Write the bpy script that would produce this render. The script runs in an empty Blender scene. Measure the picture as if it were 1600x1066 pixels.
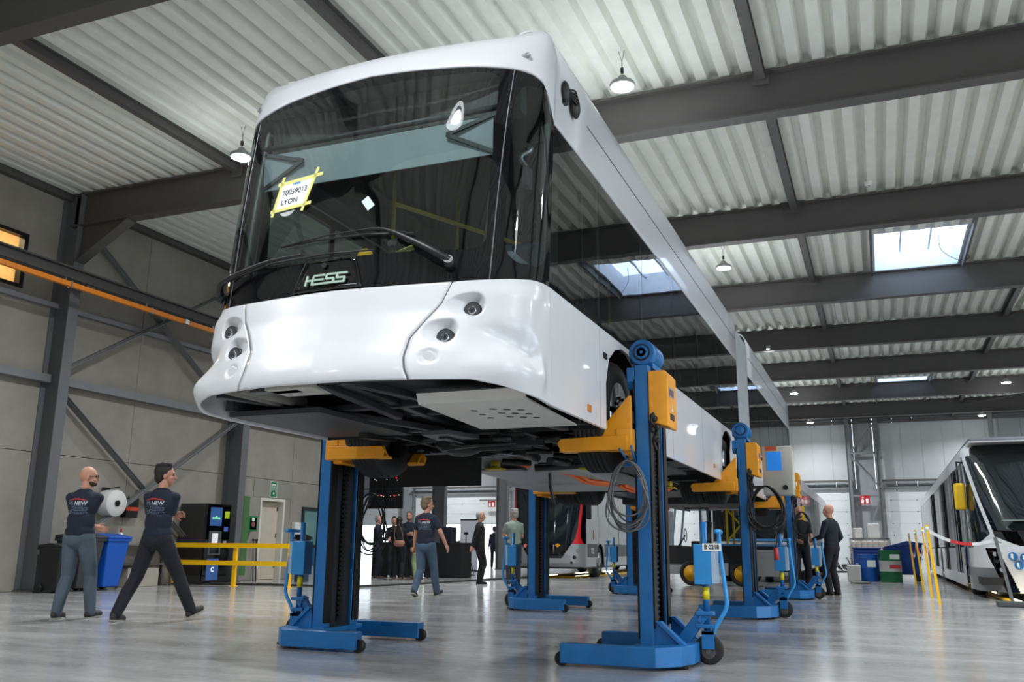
import bpy, bmesh, math, random
from mathutils import Vector, Matrix
random.seed(7)
PI = math.pi
S = bpy.context.scene
COL = S.collection
# ---------------------------------------------------------------- camera
H = 0.9
cam = bpy.data.cameras.new('camera'); cam_o = bpy.data.objects.new('camera', cam); COL.objects.link(cam_o)
cam.sensor_width = 36.0; cam.lens = 36.0 * 1397.0168 / 1600.0; cam.clip_end = 400
def _calib():
    f = 1397.0168
    Y = Vector((1378-800, 861-533, f)).normalized()
    X = -Vector((-2740-800, 821-533, f)).normalized()
    X = (X - Y * X.dot(Y)).normalized()
    Z = X.cross(Y)
    return X, Y, Z
_X, _Y, _Z = _calib()
right = Vector((_X.x, _Y.x, _Z.x)); down = Vector((_X.y, _Y.y, _Z.y)); fwd = Vector((_X.z, _Y.z, _Z.z))
cm = Matrix.Identity(4)
for i in range(3):
    cm[i][0] = right[i]; cm[i][1] = -down[i]; cm[i][2] = -fwd[i]
cm[2][3] = H
cam_o.matrix_world = cm
S.camera = cam_o
# ---------------------------------------------------------------- sky, exposure
w = bpy.data.worlds.new('overcast_sky'); S.world = w; w.use_nodes = True
wb = w.node_tree.nodes['Background']; wb.inputs[0].default_value = (0.80, 0.90, 1.0, 1); wb.inputs[1].default_value = 4.5
vs = S.view_settings
vs.view_transform = 'Standard'; vs.look = 'None'; vs.gamma = 1.0; vs.use_curve_mapping = False
vs.exposure = 0.3
LAMP_W = 122.0
S.cycles.use_denoising = True
S.cycles.max_bounces = 8; S.cycles.diffuse_bounces = 4; S.cycles.glossy_bounces = 4; S.cycles.transmission_bounces = 6
S.cycles.transparent_max_bounces = 10; S.cycles.sample_clamp_indirect = 6.0; S.cycles.sample_clamp_direct = 0
S.cycles.caustics_reflective = False; S.cycles.caustics_refractive = False
# ---------------------------------------------------------------- materials
MATS = {}
def srgb(h):
    h = h.lstrip('#'); c = [int(h[i:i+2], 16) / 255 for i in (0, 2, 4)]
    return tuple(((x/12.92) if x <= .04045 else ((x+.055)/1.055)**2.4) for x in c)
def mat(name, col, rough=.5, metal=0., var=.06, scale=6., bump=0., bscale=60., coat=0., emit=None, es=0., spec=None):
    if name in MATS: return MATS[name]
    if isinstance(col, str): col = srgb(col)
    m = bpy.data.materials.new(name); m.use_nodes = True; MATS[name] = m
    nt = m.node_tree; b = nt.nodes['Principled BSDF']
    b.inputs['Roughness'].default_value = rough; b.inputs['Metallic'].default_value = metal
    b.inputs['Base Color'].default_value = (*col, 1)
    if spec is not None: b.inputs['Specular IOR Level'].default_value = spec
    if coat: b.inputs['Coat Weight'].default_value = coat; b.inputs['Coat Roughness'].default_value = .03
    tc = nt.nodes.new('ShaderNodeTexCoord')
    if var:
        n = nt.nodes.new('ShaderNodeTexNoise'); n.inputs['Scale'].default_value = scale; n.inputs['Detail'].default_value = 5
        nt.links.new(tc.outputs['Object'], n.inputs['Vector'])
        r = nt.nodes.new('ShaderNodeMapRange'); r.inputs[1].default_value = .25; r.inputs[2].default_value = .75
        r.inputs[3].default_value = 1-var; r.inputs[4].default_value = 1+var
        nt.links.new(n.outputs[0], r.inputs[0])
        x = nt.nodes.new('ShaderNodeMix'); x.data_type = 'RGBA'; x.blend_type = 'MULTIPLY'; x.inputs[0].default_value = 1
        x.inputs[6].default_value = (*col, 1); nt.links.new(r.outputs[0], x.inputs[7])
        nt.links.new(x.outputs[2], b.inputs['Base Color'])
    if bump:
        n2 = nt.nodes.new('ShaderNodeTexNoise'); n2.inputs['Scale'].default_value = bscale; n2.inputs['Detail'].default_value = 4
        nt.links.new(tc.outputs['Object'], n2.inputs['Vector'])
        bp = nt.nodes.new('ShaderNodeBump'); bp.inputs['Strength'].default_value = bump; bp.inputs['Distance'].default_value = .01
        nt.links.new(n2.outputs[0], bp.inputs['Height']); nt.links.new(bp.outputs[0], b.inputs['Normal'])
    if emit:
        if isinstance(emit, str): emit = srgb(emit)
        b.inputs['Emission Color'].default_value = (*emit, 1); b.inputs['Emission Strength'].default_value = es
    return m
def glass(name, tint=(.5, .56, .56), border=None, wob=0., refl=1.0):
    """thin pane: tinted transparency under a mirror reflection; border = (cx, cz, hx, hz, radius) of the clear area in UV metres"""
    if name in MATS: return MATS[name]
    m = bpy.data.materials.new(name); m.use_nodes = True; MATS[name] = m
    nt = m.node_tree; nt.nodes.clear(); N = nt.nodes.new; L = nt.links.new
    out = N('ShaderNodeOutputMaterial'); tr = N('ShaderNodeBsdfTransparent'); tr.inputs[0].default_value = (*tint, 1)
    gl = N('ShaderNodeBsdfGlossy'); gl.inputs['Roughness'].default_value = .004; gl.inputs[0].default_value = (refl, refl, refl, 1)
    fr = N('ShaderNodeFresnel'); ge = N('ShaderNodeNewGeometry'); io = N('ShaderNodeMath'); io.operation = 'MULTIPLY_ADD'; L(ge.outputs['Backfacing'], io.inputs[0]); io.inputs[1].default_value = 1/1.7-1.7; io.inputs[2].default_value = 1.7; L(io.outputs[0], fr.inputs[0])
    mx = N('ShaderNodeMixShader'); L(fr.outputs[0], mx.inputs[0]); L(tr.outputs[0], mx.inputs[1]); L(gl.outputs[0], mx.inputs[2])
    if wob:
        tc = N('ShaderNodeTexCoord'); n = N('ShaderNodeTexNoise'); n.inputs['Scale'].default_value = 1.3; n.inputs['Detail'].default_value = 1
        L(tc.outputs['Object'], n.inputs['Vector']); bp = N('ShaderNodeBump'); bp.inputs['Strength'].default_value = wob; bp.inputs['Distance'].default_value = .02
        L(n.outputs[0], bp.inputs['Height']); L(bp.outputs[0], gl.inputs['Normal']); 
    if border:
        cx, cz, hx, hz, r = border
        uv = N('ShaderNodeUVMap'); sp = N('ShaderNodeSeparateXYZ'); L(uv.outputs[0], sp.inputs[0])
        def M_(op, a, b=None):
            k = N('ShaderNodeMath'); k.operation = op
            for i, v in enumerate((a, b)):
                if v is None: continue
                if isinstance(v, (int, float)): k.inputs[i].default_value = v
                else: L(v, k.inputs[i])
            return k.outputs[0]
        dx = M_('SUBTRACT', M_('ABSOLUTE', M_('SUBTRACT', sp.outputs[0], cx)), hx - r)
        dz = M_('SUBTRACT', M_('ABSOLUTE', M_('SUBTRACT', sp.outputs[1], cz)), hz - r)
        ax, az = M_('MAXIMUM', dx, 0.), M_('MAXIMUM', dz, 0.)
        d = M_('ADD', M_('SQRT', M_('ADD', M_('MULTIPLY', ax, ax), M_('MULTIPLY', az, az))), M_('MINIMUM', M_('MAXIMUM', dx, dz), 0.))
        mask = M_('GREATER_THAN', d, r)
        bk = N('ShaderNodeBsdfPrincipled'); bk.inputs['Base Color'].default_value = (.006, .006, .007, 1); bk.inputs['Roughness'].default_value = .03
        m2 = N('ShaderNodeMixShader'); L(mask, m2.inputs[0]); L(mx.outputs[0], m2.inputs[1]); L(bk.outputs[0], m2.inputs[2]); L(m2.outputs[0], out.inputs[0])
    else:
        L(mx.outputs[0], out.inputs[0])
    return m
WHITE = mat('white_paint', '#cdced1', .32, 0, .01, coat=.45)
STEEL = mat('grey_steel_paint', '#53514f', .55, .1, .05, 3)
STEELL = mat('light_steel_paint', '#77797b', .5, .1, .05, 3)
BLUE = mat('blue_lift_paint', '#1a69a8', .38, 0, .16, 5, .08, 30)
BLUED = mat('dark_blue_lift_paint', '#145a94', .4, 0, .12, 5)
YEL = mat('orange_yellow_paint', '#e99a1a', .42, 0, .10, 6)
YELR = mat('bright_yellow_paint', '#ffc60a', .4, 0, .03)
BLACKP = mat('black_plastic', '#101113', .45, 0, .1)
BLACKG = mat('black_gloss', '#070708', .05, 0, 0, coat=.5)
RUBBER = mat('tyre_rubber', '#1b1b1c', .75, 0, .15, 20, .3, 90)
DKMETAL = mat('dark_greased_metal', '#1b1a19', .38, .6, .25, 14)
CHAS = mat('chassis_black', '#1c1d1f', .5, .2, .3, 5)
CHASG = mat('chassis_grey', '#3c3e40', .5, .3, .25, 5)
ALU = mat('brushed_aluminium', '#b3b4b4', .35, .9, .08, 8)
GREYPL = mat('grey_plastic', '#8a8c8e', .5)
CHROME = mat('chrome', '#d8d8d8', .1, 1, 0)
CONC = None
# ---------------------------------------------------------------- mesh building
class MB:
    def __init__(s): s.v = []; s.f = []; s.mi = []; s.cur = 0; s.uv = None; s.sm = []
    def _a(s, vs, fs, smooth=False):
        n = len(s.v); s.v += [tuple(v) for v in vs]
        for f in fs: s.f.append([i+n for i in f]); s.mi.append(s.cur); s.sm.append(smooth)
        return s
    def box(s, x0, y0, z0, x1, y1, z1):
        x0, x1 = min(x0, x1), max(x0, x1); y0, y1 = min(y0, y1), max(y0, y1); z0, z1 = min(z0, z1), max(z0, z1)
        v = [(x0,y0,z0),(x1,y0,z0),(x1,y1,z0),(x0,y1,z0),(x0,y0,z1),(x1,y0,z1),(x1,y1,z1),(x0,y1,z1)]
        return s._a(v, [(0,3,2,1),(4,5,6,7),(0,1,5,4),(1,2,6,5),(2,3,7,6),(3,0,4,7)])
    def cb(s, c, d): return s.box(c[0]-d[0]/2, c[1]-d[1]/2, c[2]-d[2]/2, c[0]+d[0]/2, c[1]+d[1]/2, c[2]+d[2]/2)
    def prism(s, pts, axis, a, b):
        """polygon in the two other axes, extruded along axis from a to b"""
        def P(p, q):
            if axis == 'x': return (q, p[0], p[1])
            if axis == 'y': return (p[0], q, p[1])
            return (p[0], p[1], q)
        n = len(pts); ar = sum(pts[i][0]*pts[(i+1) % n][1]-pts[(i+1) % n][0]*pts[i][1] for i in range(n))
        if ar < 0: pts = pts[::-1]
        v = [P(p, a) for p in pts] + [P(p, b) for p in pts]
        fs = [tuple(range(n)), tuple(range(2*n-1, n-1, -1))] + [(i, i+n, (i+1) % n+n, (i+1) % n) for i in range(n)]
        flip = (b > a) != (axis == 'y')
        if not flip: fs = [f[::-1] for f in fs]
        return s._a(v, fs)
    def bar(s, p0, p1, w, h, up=(0, 0, 1)):
        p0, p1 = Vector(p0), Vector(p1); d = (p1-p0).normalized(); u = Vector(up)
        if abs(d.dot(u)) > .98: u = Vector((0, 1, 0))
        a = d.cross(u).normalized(); b = a.cross(d).normalized()
        v = []
        for p in (p0, p1):
            for i, j in ((-1, -1), (1, -1), (1, 1), (-1, 1)): v.append(p + a*(i*w/2) + b*(j*h/2))
        return s._a(v, [(0,1,2,3),(7,6,5,4),(0,4,5,1),(1,5,6,2),(2,6,7,3),(3,7,4,0)])
    def cyl(s, p0, p1, r, r2=None, n=20, caps=True):
        r2 = r if r2 is None else r2
        p0, p1 = Vector(p0), Vector(p1); d = (p1-p0).normalized(); u = Vector((0, 0, 1)) if abs(d.z) < .95 else Vector((1, 0, 0))
        a = d.cross(u).normalized(); b = d.cross(a)
        v = []
        for p, q in ((p0, r), (p1, r2)):
            for i in range(n): t = 2*PI*i/n; v.append(p + a*(q*math.cos(t)) + b*(q*math.sin(t)))
        s._a(v, [(i, (i+1) % n, (i+1) % n+n, i+n) for i in range(n)], True)
        if caps: k = len(s.v)-2*n; s.f.append([k+i for i in range(n)][::-1]); s.mi.append(s.cur); s.sm.append(False); s.f.append([k+n+i for i in range(n)]); s.mi.append(s.cur); s.sm.append(False)
        return s
    def tube(s, pts, r, n=10, closed=False, radii=None):
        pts = [Vector(p) for p in pts]; m = len(pts); rings = []; prev = None
        for i, p in enumerate(pts):
            if closed: d = pts[(i+1) % m]-pts[i-1]
            else: d = pts[min(i+1, m-1)]-pts[max(i-1, 0)]
            d.normalize()
            if prev is None:
                u = Vector((0, 0, 1)) if abs(d.z) < .9 else Vector((1, 0, 0)); a = d.cross(u).normalized()
            else: a = (prev - d*prev.dot(d)).normalized()
            prev = a; b = d.cross(a); q = radii[i] if radii else r
            rings.append([p + a*(q*math.cos(2*PI*k/n)) + b*(q*math.sin(2*PI*k/n)) for k in range(n)])
        v = [x for ring in rings for x in ring]; fs = []
        for i in range(m if closed else m-1):
            j = (i+1) % m
            for k in range(n): fs.append((i*n+k, i*n+(k+1) % n, j*n+(k+1) % n, j*n+k))
        if not closed: fs.append(tuple(range(n))[::-1]); fs.append(tuple((m-1)*n+k for k in range(n)))
        return s._a(v, fs, True)
    def lathe(s, prof, c, axis='z', n=32, close=False):
        """prof: list of (radius, height along axis)"""
        c = Vector(c); v = []
        for r, h in prof:
            for k in range(n):
                t = 2*PI*k/n; a, b = r*math.cos(t), r*math.sin(t)
                v.append(c + (Vector((a, b, h)) if axis == 'z' else Vector((h, a, b)) if axis == 'x' else Vector((b, h, a))))
        m = len(prof); fs = []
        for i in range(m-1 if not close else m):
            j = (i+1) % m
            for k in range(n): fs.append((i*n+k, i*n+(k+1) % n, j*n+(k+1) % n, j*n+k))
        if not close: fs.append(tuple(range(n))[::-1]); fs.append(tuple((m-1)*n+k for k in range(n)))
        return s._a(v, fs, True)
    def grid(s, fn, nu, nv, uvfn=None):
        v = [fn(i/nu, j/nv) for j in range(nv+1) for i in range(nu+1)]
        fs = [(j*(nu+1)+i, j*(nu+1)+i+1, (j+1)*(nu+1)+i+1, (j+1)*(nu+1)+i) for j in range(nv) for i in range(nu)]
        if uvfn:
            s.uv = s.uv or {}
            k = len(s.v)
            for j in range(nv+1):
                for i in range(nu+1): s.uv[k] = uvfn(i/nu, j/nv); k += 1
        return s._a(v, fs, True)
    def ell(s, c, r, n=16, m=10):
        c = Vector(c)
        v = [c + Vector((r[0]*math.sin(PI*j/m)*math.cos(2*PI*i/n), r[1]*math.sin(PI*j/m)*math.sin(2*PI*i/n), r[2]*math.cos(PI*j/m))) for j in range(m+1) for i in range(n)]
        return s._a(v, [(j*n+i, (j+1)*n+i, (j+1)*n+(i+1) % n, j*n+(i+1) % n) for j in range(m) for i in range(n)], True)
    def build(s, name, mats, parent=None, org=(0, 0, 0), bev=0, solid=0, seg=2, soloff=-1, label=None):
        me = bpy.data.meshes.new(name)
        v = s.v if parent is None or org == (0, 0, 0) else s.v
        o = Vector(org)
        me.from_pydata([tuple(Vector(q)-o) for q in v], [], s.f)
        if not isinstance(mats, (list, tuple)): mats = [mats]
        for m in mats: me.materials.append(m)
        me.polygons.foreach_set('material_index', s.mi); me.polygons.foreach_set('use_smooth', s.sm)
        if s.uv:
            ul = me.uv_layers.new(name='UVMap')
            for lp in me.loops:
                if lp.vertex_index in s.uv: ul.data[lp.index].uv = s.uv[lp.vertex_index]
        me.validate(); me.update()
        ob = bpy.data.objects.new(name, me); COL.objects.link(ob)
        if parent is not None: ob.parent = parent
        else: ob.location = o
        if solid:
            md = ob.modifiers.new('thickness', 'SOLIDIFY'); md.thickness = solid; md.offset = soloff
        if bev:
            md = ob.modifiers.new('bevel', 'BEVEL'); md.width = bev; md.segments = seg; md.limit_method = 'ANGLE'; md.angle_limit = .7; md.harden_normals = False
        if label: ob['label'] = label
        return ob
def tag(o, label, cat, group=None, kind=None):
    o['label'] = label; o['category'] = cat
    if group: o['group'] = group
    if kind: o['kind'] = kind
    return o
def thing(name, label, cat, loc=(0, 0, 0), rz=0, group=None):
    o = bpy.data.objects.new(name, None); COL.objects.link(o); o.location = loc; o.rotation_euler = (0, 0, rz); o.empty_display_size = .1
    return tag(o, label, cat, group)
def struct(name, mb, m, **k):
    o = mb.build(name, m, None, **k); o['kind'] = 'structure'; return o
CH = {}
def copy_tree(o, parent=None):
    c = o.copy(); COL.objects.link(c); c.parent = parent
    for ch in [x for x in bpy.data.objects if x.parent == o]: copy_tree(ch, c)
    return c
def dup(o, loc, rz, label, group=None, sc=None):
    c = copy_tree(o); c.location = loc; c.rotation_euler = (0, 0, rz); c['label'] = label
    if group: c['group'] = group
    if sc: c.scale = sc
    return c
def text(body, size, loc, rot, m, parent=None, name='lettering', ext=.002, align='CENTER', sx=1.0, bold=0):
    cu = bpy.data.curves.new(name, 'FONT'); cu.body = body; cu.size = size; cu.extrude = ext; cu.align_x = align; cu.align_y = 'CENTER'
    if bold: cu.offset = bold
    t = bpy.data.objects.new(name, cu); COL.objects.link(t)
    dg = bpy.context.evaluated_depsgraph_get(); me = bpy.data.meshes.new_from_object(t.evaluated_get(dg)); me.name = name
    bpy.data.objects.remove(t); bpy.data.curves.remove(cu)
    me.materials.clear(); me.materials.append(m)
    ob = bpy.data.objects.new(name, me); COL.objects.link(ob); ob.parent = parent; ob.location = loc
    ob.rotation_euler = rot; ob.scale = (sx, 1, 1)
    return ob
def cr(pts, n=8, closed=False):
    """Catmull-Rom through points"""
    P = [Vector(p) for p in pts]; m = len(P); out = []
    for i in range(m if closed else m-1):
        if closed: a, b, c, d = P[i-1], P[i], P[(i+1) % m], P[(i+2) % m]
        else: a, b, c, d = P[max(i-1, 0)], P[i], P[i+1], P[min(i+2, m-1)]
        for k in range(n):
            t = k/n; out.append(.5*((2*b)+(c-a)*t+(2*a-5*b+4*c-d)*t*t+(3*b-a-3*c+d)*t**3))
    if not closed: out.append(P[-1])
    return out
def lerp(tab, x):
    if x <= tab[0][0]: return tab[0][1]
    for (a, b), (c, d) in zip(tab, tab[1:]):
        if x <= c: return b+(d-b)*(x-a)/(c-a)
    return tab[-1][1]
# ================================================================ the hall
def mat_floor():
    m = mat('polished_concrete', (.40, .405, .415), .16, 0, 0)
    nt = m.node_tree; b = nt.nodes['Principled BSDF']; N = nt.nodes.new; L = nt.links.new
    tc = N('ShaderNodeTexCoord'); mp = N('ShaderNodeMapping'); mp.inputs['Scale'].default_value = (.5, 1.6, 1); L(tc.outputs['Object'], mp.inputs[0])
    n = N('ShaderNodeTexNoise'); n.inputs['Scale'].default_value = 1.1; n.inputs['Detail'].default_value = 9; n.inputs['Roughness'].default_value = .62; L(mp.outputs[0], n.inputs['Vector'])
    n2 = N('ShaderNodeTexNoise'); n2.inputs['Scale'].default_value = 14; n2.inputs['Detail'].default_value = 6; L(tc.outputs['Object'], n2.inputs['Vector'])
    cr_ = N('ShaderNodeValToRGB'); cr_.color_ramp.elements[0].position = .3; cr_.color_ramp.elements[0].color = (.27, .268, .265, 1)
    cr_.color_ramp.elements[1].position = .72; cr_.color_ramp.elements[1].color = (.47, .466, .46, 1); L(n.outputs[0], cr_.inputs[0])
    mx = N('ShaderNodeMix'); mx.data_type = 'RGBA'; mx.blend_type = 'OVERLAY'; mx.inputs[0].default_value = .25; L(cr_.outputs[0], mx.inputs[6]); L(n2.outputs[0], mx.inputs[7])
    L(mx.outputs[2], b.inputs['Base Color'])
    mr = N('ShaderNodeMapRange'); mr.inputs[3].default_value = .09; mr.inputs[4].default_value = .26; L(n.outputs[0], mr.inputs[0]); L(mr.outputs[0], b.inputs['Roughness'])
    bp = N('ShaderNodeBump'); bp.inputs['Strength'].default_value = .05; bp.inputs['Distance'].default_value = .02; L(n.outputs[0], bp.inputs['Height']); L(bp.outputs[0], b.inputs['Normal'])
    return m
FX0, FX1, FY0, FY1 = -32, 14, -12, 51.5
struct('floor', MB().box(FX0, FY0, -.3, FX1, FY1, 0), mat_floor())
struct('ground', MB().box(-60, FY1, -.35, 40, 90, -.02).box(FX1, -40, -.35, 50, FY1, -.02), mat('outdoor_paving', '#b9b8b4', .8))
# corrugated roof deck, ribs running along the hall, with two skylight openings
DECK = mat('roof_deck_sheet', '#dfe1d9', .75, 0, .05, 4, 0)
P_ = 5.08/15; prof = []
x = -32.0 + .1
zb, zt = 7.93, 8.07
while x < 14:
    prof += [(x, zb), (x+.155, zb), (x+.205, zt), (x+.29, zt)]
    x += P_
def deck(y0, y1, xa=-99, xb=99):
    pts = [p for p in prof if xa <= p[0] <= xb]
    n = len(pts); v = [(p[0], y0, p[1]) for p in pts]+[(p[0], y1, p[1]) for p in pts]
    return v, [(i, i+1, i+1+n, i+n) for i in range(n-1)]
SKY = [(.33, 2.35, 21.0, 24.1), (.33, 2.35, 40.0, 42.75)]
mb = MB()
for a, b, xa, xb in ((FY0, 21.0, -99, 99), (21.0, 24.1, -99, .33), (21.0, 24.1, 2.35, 99), (24.1, 40.0, -99, 99), (40.0, 42.75, -99, .33), (40.0, 42.75, 2.35, 99), (42.75, 51.7, -99, 99)):
    mb._a(*deck(a, b, xa, xb))
mb.box(-32, FY0, 8.085, .30, 51.7, 8.2); mb.box(2.38, FY0, 8.085, 14, 51.7, 8.2)
for a, b in ((FY0, 20.95), (24.15, 39.95), (42.8, 51.7)): mb.box(.30, a, 8.085, 2.38, b, 8.2)
struct('ceiling', mb, DECK)
SKF = mat('skylight_frame_white', '#dfe6ee', .5)
SKG = mat('milky_skylight_sheet', '#cfe0f5', .5, emit='#dbe9ff', es=.0)
def skylight(k, x0, x1, y0, y1, label):
    t = thing('skylight', label, 'skylight', ((x0+x1)/2, (y0+y1)/2, 8.0), 0, 'skylights in the roof deck'); cx, cy = (x0+x1)/2, (y0+y1)/2
    m = MB()
    for a in ((x0, y0, x0+.05, y1), (x1-.05, y0, x1, y1), (x0+.05, y0, x1-.05, y0+.05), (x0+.05, y1-.05, x1-.05, y1)):
        m.box(a[0], a[1], 7.95, a[2], a[3], 8.55)
    m.build('curb', SKF, t, (cx, cy, 8.0))
    m = MB()
    for q in (1/3, 2/3): m.box(x0+(x1-x0)*q-.025, y0+.05, 8.42, x0+(x1-x0)*q+.025, y1-.05, 8.47)
    m.box(x0+.05, y0+.5, 8.47, x1-.05, y0+.54, 8.5)
    m.build('glazing_bar', SKF, t, (cx, cy, 8.0))
    m = MB(); m.grid(lambda u, v: (x0+(x1-x0)*u, y0+(y1-y0)*v, 8.55+.22*math.sin(PI*v)), 2, 12)
    m.build('dome', glass('skylight_glazing', (.70, .80, .98)), t, (cx, cy, 8.0))
    m = MB(); m.tube(cr([(x1-.5, y0+1.9, 8.4), (x1-.45, y0+2.2, 8.1), (x1-.1, y0+2.5, 7.9), (x1+.15, y0+2.3, 7.85), (x1+.05, y0+2.1, 8.0)]), .008, 6)
    m.build('opener_cable', BLACKP, t, (cx, cy, 8.0))
skylight(0, *SKY[0], 'larger-looking nearer skylight glowing white-blue in the corrugated roof')
skylight(1, *SKY[1], 'small distant skylight between the far roof beams')
# walls
def mat_wall(name, ca, cb, sc=1.2, bands=0, bump=.15):
    m = mat(name, ca, .85, 0, 0); nt = m.node_tree; b = nt.nodes['Principled BSDF']; N = nt.nodes.new; L = nt.links.new
    tc = N('ShaderNodeTexCoord'); n = N('ShaderNodeTexNoise'); n.inputs['Scale'].default_value = sc; n.inputs['Detail'].default_value = 10; n.inputs['Roughness'].default_value = .7
    L(tc.outputs['Object'], n.inputs['Vector']); r = N('ShaderNodeValToRGB'); r.color_ramp.elements[0].position = .25; r.color_ramp.elements[1].position = .75
    r.color_ramp.elements[0].color = (*srgb(ca), 1); r.color_ramp.elements[1].color = (*srgb(cb), 1); L(n.outputs[0], r.inputs[0]); L(r.outputs[0], b.inputs['Base Color'])
    bp = N('ShaderNodeBump'); bp.inputs['Strength'].default_value = bump; bp.inputs['Distance'].default_value = .01; L(n.outputs[0], bp.inputs['Height']); L(bp.outputs[0], b.inputs['Normal'])
    return m
WALLC = mat_wall('precast_concrete', '#88837a', '#9d988e')
WX = -15.15
# left wall ends at y=24.9; a door opening and a lit upper window are cut out of it
JT = .012
mb = MB()
holes = [(8.6, 11.93, 5.72, 6.82), (19.75, 20.82, 0, 2.12)]
ycuts = [FY0, -3.4, 1.95, 7.3, 9.6, 12.75, 15.1, 18.35, 21.1, 24.9]
zcuts = [0, 2.62, 4.06, 5.55, 7.93]
def wallpanel(y0, y1, z0, z1):
    rects = [(y0, y1, z0, z1)]
    for (a, b, c, d) in holes:
        nr = []
        for (p, q, r_, s_) in rects:
            if b <= p or a >= q or d <= r_ or c >= s_: nr.append((p, q, r_, s_)); continue
            if a > p: nr.append((p, a, r_, s_))
            if b < q: nr.append((b, q, r_, s_))
            pa, qa = max(a, p), min(b, q)
            if c > r_: nr.append((pa, qa, r_, c))
            if d < s_: nr.append((pa, qa, d, s_))
        rects = nr
    for (p, q, r_, s_) in rects:
        mb.box(WX-.2, p+(JT/2 if p == y0 else 0), r_+(JT/2 if r_ == z0 else 0), WX, q-(JT/2 if q == y1 else 0), s_-(JT/2 if s_ == z1 else 0))
for a, b in zip(ycuts, ycuts[1:]):
    for c, d in zip(zcuts, zcuts[1:]): wallpanel(a, b, c, d)
mb.box(WX-.22, FY0, 0, WX-.2+.001, 8.6, 7.93)
struct('wall_left', mb, WALLC)
struct('wall_left_core', MB().box(WX-.26, 11.95, 2.15, WX-.205, 24.9, 7.93).box(WX-.26, 11.95, 0, WX-.205, 19.7, 2.15).box(WX-.26, 20.85, 0, WX-.205, 24.9, 2.15), mat('joint_shadow_grey', '#4d4b47', .9))
m = MB().box(WX, 19.45, 2.14, WX+.012, 21.15, 2.6)
struct('trim_1', m, mat_wall('smooth_grey_plaster', '#87847d', '#918e87'))
# lit office room behind the upper window
WARM = mat('warm_office_wall', '#d9bd8a', .8)
m = MB(); m.box(WX-3.2, 8.3, 5.4, WX-.26, 12.2, 5.5); m.box(WX-3.3, 8.2, 5.4, WX-3.2, 12.3, 7.5); m.box(WX-3.2, 8.2, 5.5, WX-.26, 8.3, 7.5); m.box(WX-3.2, 12.2, 5.5, WX-.26, 12.3, 7.5); m.box(WX-3.2, 8.3, 7.4, WX-.26, 12.2, 7.5)
struct('wall_office', m, WARM)
m = MB(); m.box(WX-1.9, 9.0, 7.33, WX-.9, 11.6, 7.39)
o = m.build('ceiling_light_panel', mat('office_light_panel', '#ffffff', .5, emit='#fff0d0', es=5)); tag(o, 'bright ceiling light panel behind the lit upper office window', 'lamp')
ol = bpy.data.lights.new('office_lamp_light', 'AREA'); ol.shape = 'RECTANGLE'; ol.size = 1.0; ol.size_y = 2.6; ol.energy = 55; ol.color = (1, .84, .55)
olo = bpy.data.objects.new('office_lamp_light', ol); COL.objects.link(olo); olo.parent = o; olo.location = (WX-1.4, 10.3, 7.31)
m = MB()
FRB = mat('black_window_frame', '#0c0c0d', .4)
for a in ((8.6, 5.72, 11.93, 5.79), (8.6, 6.75, 11.93, 6.82), (8.6, 5.79, 8.67, 6.75), (11.84, 5.79, 11.93, 6.75), (10.2, 5.79, 10.27, 6.75)): m.box(WX-.12, a[0], a[1], WX+.03, a[2], a[3])
win = struct('window_1', m, FRB)
m = MB().box(WX-.06, 8.67, 5.79, WX-.05, 11.84, 6.75); m.build('pane', glass('clear_pane', (.9, .9, .88)), win)
# far wall: pale ribbed cladding with tall sectional doors
CLAD = mat_wall('grey_wall_cladding', '#8b8f93', '#9a9da0', .8, bump=.03)
DOORM = mat('white_sectional_door', '#d2d5d6', .5, 0, .03, 2)
DOORG = mat('light_grey_cladding', '#b4b7b9', .5, 0, .04, 2)
FW = 51.5
fdoors = [(-33.0, -28.5), (-27.4, -20.9), (-15.6, -9.4), (-8.1, -1.28), (.36, 5.9), (7.2, 13.3)]
mb = MB(); xs = [FX0]; last = FX0-.2
opens = [(a, b, 0, 4.1) for a, b in fdoors]
cur = FX0
for a, b in fdoors:
    if a > cur: mb.box(cur, FW, 0, a, FW+.2, 4.1)
    cur = b
mb.box(cur, FW, 0, FX1, FW+.2, 4.1)
x = FX0
while x < FX1:
    mb.box(x, FW, 4.1, min(x+1.0, FX1)-.012, FW+.2, 7.95); x += 1.0
struct('wall_far', mb, CLAD)
def sect_door(n, x0, x1, zb_, zt_=4.1):
    m = MB(); z = zt_
    while z > zb_ + .05:
        z0 = max(z-.6, zb_); m.box(x0, FW+.05, z0+.008, x1, FW+.1, z); z = z0
    m.box(x0, FW+.1, zb_, x1, FW+.14, zt_)
    d = struct('door_%d' % n, m, DOORM)
    m = MB(); z = zt_-.6
    while z > zb_+.02:
        xx = x0+.3
        while xx < x1-.2: m.cyl((xx, FW+.05, z), (xx, FW+.035, z), .025, n=8); xx += (x1-x0-.6)/4
        z -= .6
    if m.v: m.build('rivet', DKMETAL, d)
    m = MB(); m.box(x0-.14, FW-.1, 0, x0-.02, FW-.001, zt_+.2); m.box(x1+.02, FW-.1, 0, x1+.14, FW-.001, zt_+.2)
    m.box(x0-.14, FW-.12, zt_+.0, x1+.14, FW-.001, zt_+.09)
    z = .4
    while z < zt_: m.box(x0-.2, FW-.13, z, x0-.01, FW-.1, z+.06); m.box(x1+.01, FW-.13, z, x1+.2, FW-.1, z+.06); z += .75
    m.build('guide_rail', STEELL, d)
    m = MB(); m.box(x0-.1, FW-.35, zt_+.35, x1+.1, FW-.2, zt_+.45); m.box(x0-.1, FW-.2, zt_+.35, x0, FW-.001, zt_+.45); m.box(x1, FW-.2, zt_+.35, x1+.1, FW-.001, zt_+.45)
    m.build('spring_shaft', STEEL, d)
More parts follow.
